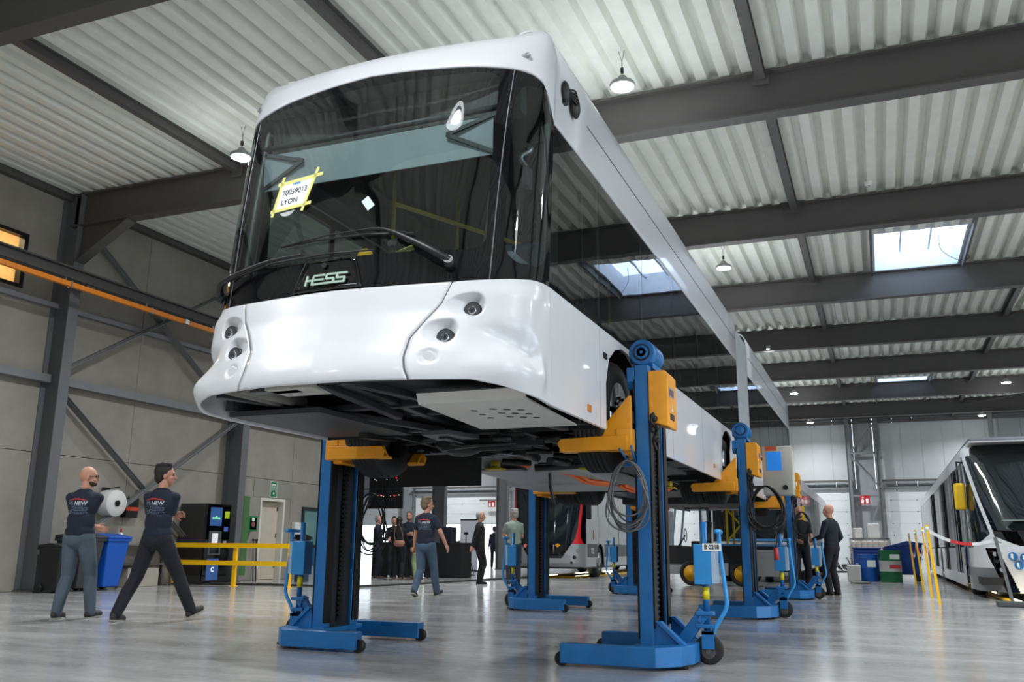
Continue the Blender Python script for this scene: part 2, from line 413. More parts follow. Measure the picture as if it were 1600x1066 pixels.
sect_door(1, *fdoors[0], 2.2); sect_door(2, *fdoors[1], 2.25); sect_door(3, *fdoors[2], 0); sect_door(4, *fdoors[3], 0); sect_door(5, *fdoors[4], 0); sect_door(6, *fdoors[5], 0)
# the white cladding above the doors and the horizontal rails there
m = MB()
for a, b in fdoors[2:]:
    x = a
    while x < b-.05: m.box(x, FW-.03, 4.55, min(x+1.0, b)-.01, FW-.001, 7.55); x += 1.0
struct('trim_2', m, DOORG)
m = MB(); m.box(FX0, FW-.2, 7.58, FX1, FW-.05, 7.7); m.box(FX0, FW-.3, 7.82, FX1, FW-.04, 7.92)
struct('trim_3', m, STEEL)
mb = MB(); cur = FY0
for a, b in ((-10.5, -4.5), (-2.5, 4.5), (8.0, 14.5)):  # guessed door openings out of view, added so daylight reaches the bus side
    mb.box(FX1, cur, 0, FX1+.2, a, 4.8); cur = b
mb.box(FX1, cur, 0, FX1+.2, FW, 4.8); mb.box(FX1, FY0, 4.8, FX1+.2, FW, 8.0)
struct('wall_right', mb, CLAD)
struct('wall_back', MB().box(FX0, FY0-.2, 0, FX1, FY0, 8.0), CLAD)
struct('wall_hall_left', MB().box(FX0-.2, FY0, 0, FX0, FW, 8.0), CLAD)
# far side of the left annex, closing off the wall's end
struct('wall_annex', MB().box(WX-9, 24.6, 0, WX-.27, 24.85, 8.0), WALLC)
# roof beams (I sections across the hall), purlins, columns
def ibeam(mb, a, b, h, wd, tf=.03, tw=.02, up=(0, 0, 1)):
    a, b = Vector(a), Vector(b); d = (b-a).normalized(); u = Vector(up); s_ = d.cross(u).normalized()
    mb.bar(a+u*(h/2-tf/2), b+u*(h/2-tf/2), wd, tf, up); mb.bar(a-u*(h/2-tf/2), b-u*(h/2-tf/2), wd, tf, up); mb.bar(a, b, tw, h-2*tf, up)
BEAMY = [-9.85, -4.2, 1.45, 7.1, 12.75, 18.35, 23.95, 29.55, 35.15, 40.7, 46.15]
blab = {7.1: 'dark grey roof beam crossing the upper left corner, nearest of all', 12.75: 'dark grey roof beam running behind the raised bus roof, from haunched wall column to top right', 18.35: 'second dark roof beam behind the bus, just in front of the large skylight', 23.95: 'dark roof beam directly behind the large skylight', 29.55: 'fourth roof beam counted from the bus front towards the far wall', 35.15: 'fifth roof beam from the bus front, ahead of the small skylight', 40.7: 'dark roof beam crossing just below the small far skylight', 46.15: 'farthest dark roof beam before the end wall'}
for y in BEAMY:
    m = MB(); x0, x1 = (-14.9, FX1)
    if y > 20: x0 = FX0
    ibeam(m, (x0, y, 7.55), (x1, y, 7.55), .70, .24)
    o = m.build('roof_beam', STEEL, None, (0, y, 7.2)); 
    tag(o, blab.get(y, 'dark grey roof beam above and behind the camera side of the hall'), 'roof beam', 'roof beams across the hall')
PX = [(-10.75, 'dark roof purlin on the left between wall and bus'), (-6.3, 'dark roof purlin ending at the bus roof, left of centre'), (-1.15, 'dark roof purlin line directly right of the bus roof'), (3.93, 'dark roof purlin line at the far right of the roof')]
for x, lab in PX:
    m = MB()
    for a, b in zip(BEAMY, BEAMY[1:]+[51.4]):
        m.box(x-.07, a+.14, 7.74, x+.07, b-.14, 7.76); m.box(x-.07, a+.14, 7.9, x+.07, b-.14, 7.92); m.box(x-.01, a+.14, 7.76, x+.01, b-.14, 7.9)
        m.box(x-.12, b-.13, 7.66, x+.12, b-.122, 7.9)
    o = m.build('purlin', STEEL, None, (x, 0, 7.74)); tag(o, lab, 'purlin', 'roof purlins')
for x0, lab in ((.33, 'left trimmer bar framing the skylights'), (2.43, 'right trimmer bar framing the skylights')):
    m = MB()
    for a, b in ((18.5, 23.8), (35.3, 40.55), (40.85, 46.0)): m.box(x0-.06, a, 7.76, x0-.01, b, 7.925)
    o = m.build('trimmer', STEEL, None, (x0, 20, 7.76)); tag(o, lab, 'beam', 'skylight trimmers')
# thin diagonal wind braces at the right of the roof
m = None
for i, (a, b) in enumerate((((4.0, 29.8, 7.6), (9, 35, 7.6)), ((4.0, 35.4, 7.6), (9, 40.5, 7.6)), ((4.0, 40.9, 7.6), (9, 46, 7.6)), ((9, 40.9, 7.6), (4, 46, 7.6)))):
    m = MB(); m.bar(a, b, .07, .07); o = m.build('wind_brace', STEEL, None, a)
    tag(o, ['thin diagonal roof brace at the right edge, nearest one', 'thin diagonal roof brace at the right edge, middle one', 'thin diagonal roof brace rising right above the far lamp', 'thin diagonal roof brace falling right above the far lamp'][i], 'brace', 'roof wind braces')
def column(y, x, lab, top=7.2, haunch=True, wd=.24, dp=.5):
    m = MB(); t = thing('steel_column', lab, 'column', (x, y, 0), 0, 'steel columns')
    ibeam(m, (0, 0, 0), (0, 0, top+.7), dp, wd, .03, .02, (1, 0, 0)); m.build('shaft', [mat('column_grey', '#66686a', .5, .1, .05, 3)], t)
    m = MB(); m.box(-dp/2-.03, -.16, 0, dp/2+.03, .16, .03); m.build('base_plate', STEEL, t)
    if haunch:
        m = MB(); m.prism([(dp/2, top), (dp/2, top-.75), (dp/2+1.25, top)], 'y', -.011, .011); m.bar((dp/2, 0, top-.76), (dp/2+1.27, 0, top-.01), .24, .025)
        m.build('haunch', STEEL, t)
column(7.1, -14.9, 'steel column beyond the left edge'); column(12.75, -14.9, 'tall dark grey steel column at the left edge, with haunch to the roof beam')
column(18.35, -14.9, 'steel column behind the coffee machine'); column(29.55, -14.75, 'steel column between the white door and the group of visitors', haunch=False)
column(35.15, -14.6, 'bluish steel column directly behind the man in the black suit', haunch=False)
for y in (23.95, 40.7, 46.15): column(y, -14.9, {23.95: 'steel column at the end of the concrete wall', 40.7: 'distant steel column left of the red and silver bus, nearer one', 46.15: 'distant steel column left of the red and silver bus, farther one'}[y], haunch=False)
for i, (x, lab) in enumerate(((-1.28, 'slim end wall post on the left of the braced bay by the red sign'), (.18, 'slim end wall post on the right of the braced bay by the red sign'), (5.6, 'slim end wall post at the top right behind the white bus'), (-19.6, 'slim end wall post left of the braced bay by the left red sign'), (-16.0, 'slim end wall post right of the braced bay by the left red sign'))):
    m = MB(); ibeam(m, (x, FW-.45, 0), (x, FW-.45, 7.8), .2, .16, .02, .015, (1, 0, 0)); o = m.build('wall_post', STEELL, None, (x, FW-.45, 0)); tag(o, lab, 'post', 'end wall posts')
for x0, x1, nm in ((-1.28, .18, 'behind the chemical drums'), (-19.6, -16.0, 'behind the man in the grey-green shirt')):
    for k, (z0, z1, fl) in enumerate(((0.2, 3.6, 0), (4.1, 5.9, 1), (5.9, 7.6, 0))):
        m = MB(); a, b = ((x0, FW-.45, z0), (x1, FW-.45, z1)); 
        if fl: a, b = ((x0, FW-.45, z1), (x1, FW-.45, z0))
        m.bar(a, b, .08, .08); o = m.build('diagonal_brace', STEELL, None, a)
        tag(o, ['lowest', 'middle', 'top'][k]+' diagonal brace in the end wall bay '+nm, 'brace', 'end wall braces')
    for k, z in enumerate((3.65, 5.9)):
        m = MB(); m.box(x0+.1, FW-.5, z, x1-.1, FW-.4, z+.1); o = m.build('cross_rail', STEELL, None, (x0, FW-.45, z)); tag(o, ['lower', 'upper'][k]+' horizontal rail in the end wall bay '+nm, 'rail', 'end wall rails')
# left wall: girts and X bracing
for i, (z, h, d, lab) in enumerate(((3.98, .16, .18, 'horizontal steel wall rail at mid height of the left wall'), (5.5, .1, .12, 'horizontal ledge rail high on the left wall below the crane beam'), (7.8, .14, .15, 'dark eaves rail along the top of the left wall'))):
    m = MB(); m.box(WX+.002, FY0, z, WX+d, 24.8, z+h); o = m.build('wall_rail', STEELL if i < 2 else STEEL, None, (WX, 12, z)); tag(o, lab, 'rail')
for a, b, lab in (((-14.98, 12.95, 7.45), (-14.98, 18.15, 4.1), 'upper wall brace falling to the right behind the crane beam'), ((-14.9, 12.95, 4.3), (-14.9, 18.15, 7.5), 'upper wall brace rising to the right behind the crane beam'), ((-14.98, 12.95, 3.85), (-14.98, 18.15, .1), 'lower wall brace falling to the right behind the two walking men'), ((-14.9, 12.95, .45), (-14.9, 18.15, 3.85), 'lower wall brace rising to the right behind the two walking men')):
    m = MB(); m.bar(a, b, .06, .12, (1, 0, 0)); m.bar(Vector(a)+Vector((.06, 0, 0)), Vector(b)+Vector((.06, 0, 0)), .012, .12, (1, 0, 0)); o = m.build('diagonal_brace', STEELL, None, a); tag(o, lab, 'brace', 'left wall braces')
# crane runway along the left wall with orange conductor rail
m = MB(); ibeam(m, (-14.3, FY0+.2, 6.03), (-14.3, 24, 6.03), .24, .2)
t = thing('crane_runway', 'dark crane runway beam along the left wall with an orange conductor rail', 'crane rail', (-14.3, 12, 5.98))
m.build('beam', STEEL, t, (-14.3, 12, 5.98))
m = MB()
for y in (7.1, 12.75, 18.35): m.box(-14.64, y-.1, 5.83, -14.25, y+.1, 5.91)
m.build('bracket', STEEL, t, (-14.3, 12, 5.98))
m = MB().box(-14.12, FY0+.2, 5.70, -14.04, 24, 5.79); rail = m.build('conductor_rail', mat('orange_conductor_rail', '#e8851a', .45), t, (-14.3, 12, 5.98))
m = MB(); y = -2.6
while y < 24: m.box(-14.13, y, 5.68, -14.03, y+.03, 5.81); m.box(-14.22, y, 5.81, -14.2, y+.02, 5.92); m.box(-14.22, y, 5.80, -14.1, y+.02, 5.815); y += 2.1
m.box(-14.14, 15.2, 5.69, -14.02, 15.32, 5.80); m.build('hanger', ALU, rail, (-14.3, 12, 5.98))
# dark drain strip in the floor
strip = [(-15.1, 16.7), (-13, 17.6), (-10.95, 17.55), (-10.55, 20), (-10.35, 23), (-9.95, 27.5), (-9.6, 33)]
m = MB(); wd = .28
v = []
for i, p in enumerate(strip):
    a = Vector(strip[max(i-1, 0)]); b = Vector(strip[min(i+1, len(strip)-1)]); d = (b-a).normalized(); n_ = Vector((-d.y, d.x))
    v += [(p[0]-n_.x*wd/2, p[1]-n_.y*wd/2), (p[0]+n_.x*wd/2, p[1]+n_.y*wd/2)]
vs_ = [(a, b, .0) for a, b in v]+[(a, b, .035) for a, b in v]; k = len(v)
fs = []
for i in range(0, k-2, 2): fs += [(k+i, k+i+1, k+i+3, k+i+2)[::-1], (i, i+2, k+i+2, k+i), (i+1, k+i+1, k+i+3, i+3)]
m._a(vs_, fs); o = m.build('cable_ramp', mat('dark_rubber_mat', '#33332f', .7)); tag(o, 'low dark cable ramp crossing the floor behind the walking man', 'cable ramp')
# hanging lamps
LENS = mat('lamp_lens', '#ffffff', .5, emit='#f6fbff', es=26)
lt = thing('pendant_lamp', 'x', 'lamp', (0, 0, 0))
m = MB(); m.lathe([(0.02, .20), (.05, .19), (.09, .12), (.17, .08), (.185, .05), (.185, .02), (.16, .02)], (0, 0, 0), n=24); m.build('housing', GREYPL, lt)
m = MB(); m.lathe([(.158, .022), (.158, .008), (.12, -.004), (.001, -.01)], (0, 0, 0), n=24); m.build('lens', LENS, lt)
m = MB(); m.tube([(0, 0, .2), (0, 0, .42)], .006, 6); m.tube([(0, .0, .42), (-.05, 0, .60)], .004, 6); m.tube([(0, 0, .42), (.04, 0, .60)], .004, 6); m.box(-.02, -.02, .24, .02, .02, .32); m.build('cord', BLACKP, lt)
LY = [-7.0, 2.2, 11.4, 20.5, 29.7, 39.1, 48.5]
lab0 = {(-2.95, 11.4): 'glaring pendant lamp just right of the bus roof corner', (-9.65, 11.4): 'glaring pendant lamp left of the bus windscreen', (-2.95, 20.5): 'pendant lamp below the second beam right of the bus', (-2.95, 29.7): 'pendant lamp beside the bus joint bellows', (-2.95, 39.1): 'small pendant lamp near the bus rear end', (-2.95, 48.5): 'farthest small pendant lamp near the left of the end wall', (5.0, 39.1): 'small pendant lamp at the right edge below a beam', (5.0, 48.5): 'farthest small pendant lamp at the right of the end wall'}
first = True; n_ = 0
for x in (-24.5, -17.3, -9.65, -2.95, 5.0, 11.5):
    for y in LY:
        if x < -15 and y < 26: continue
        if x in (-24.5,) and y < 26: continue
        lab = lab0.get((x, y), 'pendant lamp of the hall lighting outside the picture')
        if first: o = lt; o.location = (x, y, 7.33); o['label'] = lab; o['group'] = 'pendant lamps'; first = False
        else: o = dup(lt, (x, y, 7.33), 0, lab, 'pendant lamps')
        li = bpy.data.lights.new('lamp_light', 'AREA') if n_ == 0 else li
        if n_ == 0: li.shape = 'DISK'; li.size = .34; li.energy = LAMP_W; li.color = (.93, .97, 1.0); li.spread = 2.7
        n_ += 1
        if n_ == 1: l2 = bpy.data.lights.new('ceiling_fill', 'POINT'); l2.energy = LAMP_W*.15; l2.shadow_soft_size = .30; l2.color = (.93, .97, 1.0)  # soft fill added at every pendant lamp to brighten the roof deck
        lo = bpy.data.objects.new('ceiling_fill', l2); COL.objects.link(lo); lo.parent = o; lo.location = (0, 0, -.10)
        lo = bpy.data.objects.new('lamp_light', li); COL.objects.link(lo); lo.parent = o; lo.location = (0, 0, -.03)
# yellow floor lines
m = MB(); m.box(.95, 16.5, .0, 1.03, 30, .004); m.box(1.6, 15.5, 0, 3.4, 17.0, .003)

t = thing('smoke_detector', 'small white smoke detector under the roof deck, left of the large skylight', 'smoke detector', (.30, 17.7, 7.93))
m = MB(); m.lathe([(0, -.09), (.05, -.09), (.075, -.07), (.08, -.03), (.08, 0), (0, 0)], (0, 0, 0), n=24); m.build('housing', mat('detector_white', '#e8e8e4', .5), t)
m = MB(); m.cyl((0, 0, -.098), (0, 0, -.088), .02, n=12); m.build('sensor', GREYPL, t)
# ================================================================ the raised bus
XC = -3.33
UK = [0, .26, .52, .663, .759, .846, .904, .947, .976, .9923, 1.0]
DK = [0, .02, .08, .13, .18, .24, .30, .37, .44, .52, .62]
YC = [(1.84, 4.82), (1.92, 4.765), (2.0, 4.765), (2.1, 4.80), (2.2, 4.85), (2.4, 4.93), (2.62, 4.98), (2.9, 5.02), (3.3, 5.07), (3.8, 5.16), (4.2, 5.25), (4.35, 5.29), (4.45, 5.34), (4.55, 5.40), (4.65, 5.49), (4.70, 5.58), (4.74, 5.75)]
def cat_(L, k):
    i = min(int(k), len(L)-2); t = k-i
    a = L[i-1] if i > 0 else 2*L[0]-L[1]; b = L[i]; c = L[i+1]; d = L[i+2] if i+2 < len(L) else 2*L[-1]-L[-2]
    return .5*(2*b+(c-a)*t+(2*a-5*b+4*c-d)*t*t+(3*b-a-3*c+d)*t**3)
def hw(z): return lerp([(4.3, 1.33), (4.55, 1.325), (4.66, 1.30), (4.72, 1.24), (4.745, 1.13)], z)
def ys(z): return 5.62+.15*max(0, z-2.7)/1.7
def YCs(z):  # smoothed centre profile
    return (lerp(YC, z-.03)+lerp(YC, z)*2+lerp(YC, z+.03))/4 if 1.9 < z < 4.68 else lerp(YC, z)
def S0(k, z):
    s_ = -1 if k < 0 else 1; k = min(abs(k), 10)
    u = cat_(UK, k); d = cat_(DK, k); y0 = YCs(z)
    return Vector((XC+s_*u*hw(z), y0+d/.62*(ys(z)-y0), z))
def ss(a, b, x):
    t = max(0, min(1, (x-a)/(b-a))); return t*t*(3-2*t)
HL = [(3.81, 2.41, .060), (2.77, 2.224, .060), (2.32, 2.074, .040)]
def disp(k, z):
    k = abs(k); d = 0
    if z < 2.64:
        e = ss(2.64, 2.5, z) if z > 2.3 else 1
        d += .035*e*math.exp(-((k-6.3)/2.2)**2)
        d += .05*math.exp(-((z-2.0)/.10)**2)*ss(3, 6, k)*(1-ss(8.3, 9.8, k))
        # long scoop running back from the lamps
        zc = 2.22-.035*(k-5); d -= .055*math.exp(-((z-zc)/(.07+.012*(k-4)))**2)*ss(3.6, 5.6, k)*(1-ss(7.6, 8.8, k))
        for hk, hz, r in HL:
            x = cat_(UK, k)*1.33-cat_(UK, hk)*1.33; dz = z-hz
            ax = .17 if x < 0 else .062
            if r < .05: ax = .06
            q = (x/ax)**2+((dz-(.03 if r > .05 else 0))/(.085 if r > .05 else .055))**2
            if q < 1: d -= (.06 if r > .05 else .022)*(1-q)**.8*(1 if x > 0 else 1+x/ax*.55 if r > .05 else 1)
    return d
def Nn(k, z, f=S0):
    a = f(k+.05, z)-f(k-.05, z); b = f(k, z+.01)-f(k, z-.01); n = a.cross(b)
    return n.normalized()
def SD(k, z, off=0):
    return S0(k, z)+Nn(k, z)*(disp(k, z)+off)
def zbelt(k): return lerp([(0, 2.595), (1.1, 2.59), (2.5, 2.602), (4.4, 2.622), (5.8, 2.637), (7.4, 2.653), (10, 2.662)], abs(k))
def zlow(k): return lerp([(0, 1.912), (4, 1.925), (5.4, 1.898), (6.5, 1.872), (7.5, 1.855), (10, 1.842)], abs(k))
def ztop(k): return lerp([(0, 4.372), (1.8, 4.334), (3.3, 4.308), (4.8, 4.288), (6.6, 4.255), (7.85, 4.21), (8.7, 4.13), (9.3, 4.05), (10, 3.945)], abs(k))
# sign: Nn must point outward (towards -y at the nose)
if Nn(0, 3).y > 0:
    _N = Nn
    def Nn(k, z, f=S0): return -_N(k, z, f)
SEAM = [(1.9, .655), (1.93, .65), (1.98, .63), (2.06, .614), (2.2, .622), (2.33, .70), (2.445, .784), (2.60, .837), (2.7, .87)]
def k_of_x(x):
    lo, hi = 0, 10
    for _ in range(24):
        m_ = (lo+hi)/2
        if cat_(UK, m_)*1.33 < x: lo = m_
        else: hi = m_
    return lo
def kseam(z): return k_of_x(lerp(SEAM, z))
bus = thing('city_bus', 'large white articulated city bus raised high on blue column lifts', 'bus', (XC, 9.0, 1.5))
BO = (XC, 9.0, 1.5)
BW = WHITE
def bb(m, name, mm, **k): 
    p = k.pop('par', bus); return m.build(name, mm, p, BO, **k)
# nose panels
m = MB(); m.grid(lambda u, v: (lambda z_: SD((2*u-1)*(kseam(z_)-.012), z_))(1.915+(2.595-1.915)*v), 40, 40)
# flatten the belt edge to the belt curve
def apron(u, v):
    z = 1.912+(2.594-1.912)*v; k = (2*u-1)*(kseam(z)-.02); z = zlow(k)+(zbelt(k)-zlow(k))*v
    return SD(k, z)
m = MB(); m.grid(apron, 44, 44); bb(m, 'nose_panel', BW, solid=.025)
def corner(s_):
    def f(u, v):
        z = 1.912+(2.6-1.912)*v; k0 = kseam(z)+.02; k = k0+(10-k0)*u; z = zlow(k)+(zbelt(k)-zlow(k))*v
        return SD(s_*k, z) if u < 1 else Vector((XC+s_*1.33, ys(z), z))
    return f
for s_ in (1, -1):
    m = MB(); m.grid(corner(s_), 110, 90); 
    if s_ < 0: m.f = [f[::-1] for f in m.f]
    c = bb(m, 'bumper_corner', BW, solid=.025)
    for hk, hz, r in HL:
        p = SD(s_*hk, hz); n = Vector((s_*.12, -1, 0.02)).normalized()
        l = MB(); q = p+n*.012
        if r > .05:
            l.cyl(p-n*.04, q+n*.02, r, n=28); l.cur = 1
            l.cyl(q+n*.02, q+n*.024, r*.86, n=28); l.cur = 2; l.cyl(q+n*.024, q+n*.034, r*.56, r*.4, n=20); l.cur = 1; l.cyl(q+n*.034, q+n*.036, r*.36, n=16); l.cur = 0; l.cyl(q+n*.036, q+n*.039, r*.14, n=12)
            l.build('headlight', [BLACKP, mat('headlight_glass', '#55585c', .1, .3, 0, coat=1), CHROME], bus, BO)
        else:
            l.cyl(p-n*.03, q, r, n=24); l.build('tow_eye_cover', WHITE, bus, BO, bev=.004)
    # dark seam line
    m = MB(); m.tube([SD(s_*kseam(1.915+.66*i/30), 1.915+.66*i/30, -.006) for i in range(31)], .0065, 6); bb(m, 'panel_seam', mat('seam_grey', '#5c5e60', .7))
# roof front cap and roof
def cap(u, v):
    k = (2*u-1)*10; z0 = ztop(k)+.004
    z = z0+(4.745-z0)*(1-(1-v)**1.3)
    p = S0(k, z)
    a = abs(k); p.z += .035*ss(5, 7.5, a)*(1-ss(9, 10, a))*ss(.45, .95, v)-.02*ss(.5, 1, v)*(1-ss(3, 6, a))
    if a > 9.999: p.y = ys(z)
    return p
m = MB(); m.grid(cap, 80, 30); capo = bb(m, 'roof_front', BW, solid=.02)
m = MB(); m.grid(lambda u, v: (lambda e: Vector((e.x, e.y+(14.9-e.y)*v, e.z-.0)))(cap(u, 1)), 40, 6); bb(m, 'roof', BW, solid=.02, soloff=1)
for s_ in (1, -1):
    p = S0(s_*5.6, 4.42); n = Nn(s_*5.6, 4.42); m = MB(); m.ell(p+Vector((-.0, .004, 0)), (.045, .02, .022)); o = bb(m, 'marker_light_pocket', mat('pocket_grey', '#9fa3a6', .5))
    m = MB(); m.ell(p+n*.018+Vector((.014, 0, -.004)), (.018, .014, .012)); m.build('lens', CHROME, o, BO)
# windscreen
UVW = lambda k0, k1, z0f, z1f: (lambda u, v: ((cat_(UK, abs(k0+(k1-k0)*u))*1.33*(-1 if k0+(k1-k0)*u < 0 else 1), z0f(k0+(k1-k0)*u)+(z1f(k0+(k1-k0)*u)-z0f(k0+(k1-k0)*u))*v)))
def gl_surf(k0, k1, z0f, z1f, off=-.004):
    def f(u, v):
        k = k0+(k1-k0)*u; z = z0f(k)+(z1f(k)-z0f(k))*v; return S0(k, z)+Nn(k, z)*off
    return f
zb_ = lambda k: zbelt(k)+.006; zt_ = lambda k: ztop(k)-.003
def ksl(z): return lerp([(2.6, 4.42), (3.1, 4.52), (3.9, 4.75), (4.3, 4.93)], z)
def wsf(u, v):
    z = 2.6+1.7*v; k = (2*u-1)*(ksl(z)-.03); z = zb_(k)+(zt_(k)-zb_(k))*v; return S0(k, z)+Nn(k, z)*-.004
def wsuv(u, v):
    z = 2.6+1.7*v; k = (2*u-1)*(ksl(z)-.03); z = zb_(k)+(zt_(k)-zb_(k))*v; return (cat_(UK, abs(k))*1.33*(-1 if k < 0 else 1), z)
m = MB(); m.grid(wsf, 60, 40, wsuv); ws = bb(m, 'windscreen', glass('windscreen_glass', (.74, .82, .81), (.0, 3.555, 1.025, .715, .10)))
def cgf(s_):
    def P(u, v):
        z = 2.6+1.7*v; k0 = ksl(z)+.03; k = k0+(9.95-k0)*u; z = zb_(k)+(zt_(k)-zb_(k))*v; return s_*k, z
    return (lambda u, v: S0(*P(u, v))+Nn(*P(u, v))*-.004), (lambda u, v: (abs(P(u, v)[0])*.12, P(u, v)[1]))
for s_ in (1, -1):
    f, uvf = cgf(s_); m = MB(); m.grid(f, 40, 40, uvf)
    bb(m, 'corner_glass', glass('corner_glass', (.66, .76, .78), (.86, 3.46, .25, .70, .16)))
    m = MB(); m.tube([S0(s_*ksl(2.61+1.68*i/30), 2.61+1.68*i/30)+Nn(s_*ksl(2.61+1.68*i/30), 2.61+1.68*i/30)*-.004 for i in range(31)], .004, 5); bb(m, 'glass_joint', mat('glass_joint_grey', '#6d6a72', .3))
    # black pillar behind the glass joint and behind the side window
    m = MB(); m.tube([S0(s_*ksl(z_)*.98, z_)+Nn(s_*ksl(z_), z_)*-.09 for z_ in [2.6+1.7*i/16 for i in range(17)]], .055, 8); bb(m, 'windscreen_pillar', BLACKP)
# badge plate and badge lettering at the foot of the windscreen
def on(xr, z, off):
    k = k_of_x(abs(xr))*(1 if xr >= 0 else -1); return S0(k, z)+Nn(k, z)*off
m = MB()
def plate(u, v):
    z = 2.603+.235*v; hwid = .275-.085*v; return on(-.06+hwid*(2*u-1), z, .012-.01*v)
m.grid(plate, 16, 8); bp_ = bb(m, 'badge_plate', BLACKG, solid=.014)
m = MB(); pts = [on(-.06+a, z, .018) for a, z in ((-.275, 2.605), (-.205, 2.825), (-.17, 2.842), (.06, 2.842), (.13, 2.842), (.17, 2.825), (.265, 2.605))]; m.tube(cr(pts, 4), .006, 6); m.build('rim', BLACKG, bp_, BO)
m = MB(); q = on(-.10, 2.787, .012); m.cyl(q, q+Vector((0, -.012, 0)), .019, n=16); m.build('lock_plug', BLACKP, bp_, BO)
# wordmark built of bars: H E S S
m = MB(); hh = .075; st = .014; zc0 = 2.637
def seg(x0, z0, x1, z1, w=.014):
    a = on(-.06+x0, zc0+z0, .030); b = on(-.06+x1, zc0+z1, .030); m.bar(a, b, .012, w, (0, 0, 1) if abs(z1-z0) < abs(x1-x0) else (1, 0, 0))
def slant(x, z): return x+.16*z
def L2(x0, z0, x1, z1, w=.0135): seg(slant(x0, z0), z0, slant(x1, z1), z1, w)
m.cur = 0
L2(-.165, 0, -.165, hh); L2(-.165, hh*.5, -.105, hh*.5); L2(-.112, 0, -.112, hh*.86)
L2(-.112, hh*.93, -.02, hh*.93); L2(-.10, hh*.5, -.02, hh*.5); L2(-.112, .006, -.02, .006)
for x0 in (-.005, .078): L2(x0, hh*.93, x0+.078, hh*.93); L2(x0+.002, hh*.93, x0+.002, hh*.5); L2(x0, hh*.5, x0+.068, hh*.5); L2(x0+.066, hh*.5, x0+.066, .006); L2(x0-.012, .006, x0+.068, .006)
m.build('badge_lettering', mat('badge_silver_green', '#a9bdb0', .4), bp_, BO)
# wipers
m = MB(); P1 = [on(.81, 2.735, .05), on(.70, 2.80, .075), on(.52, 2.905, .07), on(.36, 2.985, .06), on(.20, 3.005, .055)]
rad = [.03, .024, .017, .012, .008]; pp = cr(P1, 5); m.tube(pp, .02, 8, radii=[lerp([(0, .032), (.5, .02), (1, .009)], i/(len(pp)-1)) for i in range(len(pp))]); m.cyl(on(.81, 2.72, -.0), on(.81, 2.735, .075), .04, .032, n=16)
wa = bb(m, 'wiper_arm', BLACKP)
m = MB(); m.tube([on(-.52, 2.99, .02), on(-.2, 2.99, .02), on(.2, 2.985, .02), on(.55, 2.965, .02)], .008, 6); m.tube([on(-.45, 2.985, .03), on(-.1, 3.0, .05), on(.22, 3.005, .055), on(.5, 2.97, .035)], .006, 6); m.build('wiper_blade', BLACKP, wa, BO)
m = MB(); P1 = [on(-1.19, 2.74, .03), on(-1.1, 2.80, .07), on(-.9, 2.835, .06), on(-.6, 2.875, .055), on(-.3, 2.885, .04)]; pp = cr(P1, 5); m.tube(pp, .02, 8, radii=[lerp([(0, .03), (.5, .018), (1, .008)], i/(len(pp)-1)) for i in range(len(pp))]); m.cyl(on(-1.19, 2.72, .0), on(-1.19, 2.74, .06), .04, .03, n=16); wa = bb(m, 'wiper_arm', BLACKP)
m = MB(); m.tube([on(-1.1, 2.84, .02), on(-.6, 2.875, .02), on(-.1, 2.872, .02), on(.28, 2.86, .02)], .007, 6); m.build('wiper_blade', BLACKP, wa, BO)
# paper sign held by four strips of yellow tape on the windscreen
def frame_at(xr, z, off):
    k = k_of_x(abs(xr))*(1 if xr >= 0 else -1); n = Nn(k, z); p = S0(k, z)+n*off
    a = (S0(k+.05, z)-S0(k-.05, z)).normalized(); b = n.cross(a).normalized(); R = Matrix((a, b, n)).transposed()
    return p, R
p0, R0 = frame_at(-.50, 3.425, .003)
sign = thing('paper_sign', 'white paper sign reading 70059013 LYON taped to the bus windscreen', 'sign', tuple(p0)); sign.rotation_euler = R0.to_euler()
m = MB(); Q = [(-.165, -.11), (.135, -.11), (.185, .112), (-.145, .112)]; m.prism([(q[0], q[1]) for q in Q], 'z', 0, .001); m.build('paper', mat('paper_white', '#eef2f4', .7, 0, 0), sign)
BT = mat('print_black', '#15151a', .6, 0, 0); TP = mat('masking_tape_yellow', '#dcd67c', .6, 0, .04)
text('70059013', .066, (.005, .025, .0015), (0, 0, 0), BT, sign, 'lettering', .0004, sx=.95, bold=.0008)
text('LYON', .06, (-.03, -.055, .0015), (0, 0, 0), BT, sign, 'lettering', .0004, sx=1.05, bold=.0008)
text('HESS', .022, (.01, .09, .0015), (0, 0, 0), mat('print_blue', '#1c7fcf', .6, 0, 0), sign, 'lettering', .0004, sx=1.6, bold=.001)
for a, b in (((-.185, .115), (.265, .118)), ((-.205, -.115), (.2, -.11)), ((-.18, -.16), (-.135, .175)), ((.12, -.165), (.205, .185))):
    m = MB(); a = Vector((*a, .002)); b = Vector((*b, .002)); m.bar(a, b, .028, .0012, (0, 0, 1)); m.build('tape', TP, sign)
p0, R0 = frame_at(.182, 3.235, .003)
m = MB(); m.prism([(-.055, .02), (-.008, .06), (.052, -.02), (.003, -.06)], 'z', 0, .001); o = m.build('sticker', mat('pale_sticker', '#c9dedd', .6, 0, 0)); o.location = p0; o.rotation_euler = R0.to_euler(); tag(o, 'small pale square sticker tilted on the middle of the bus windscreen', 'sticker')
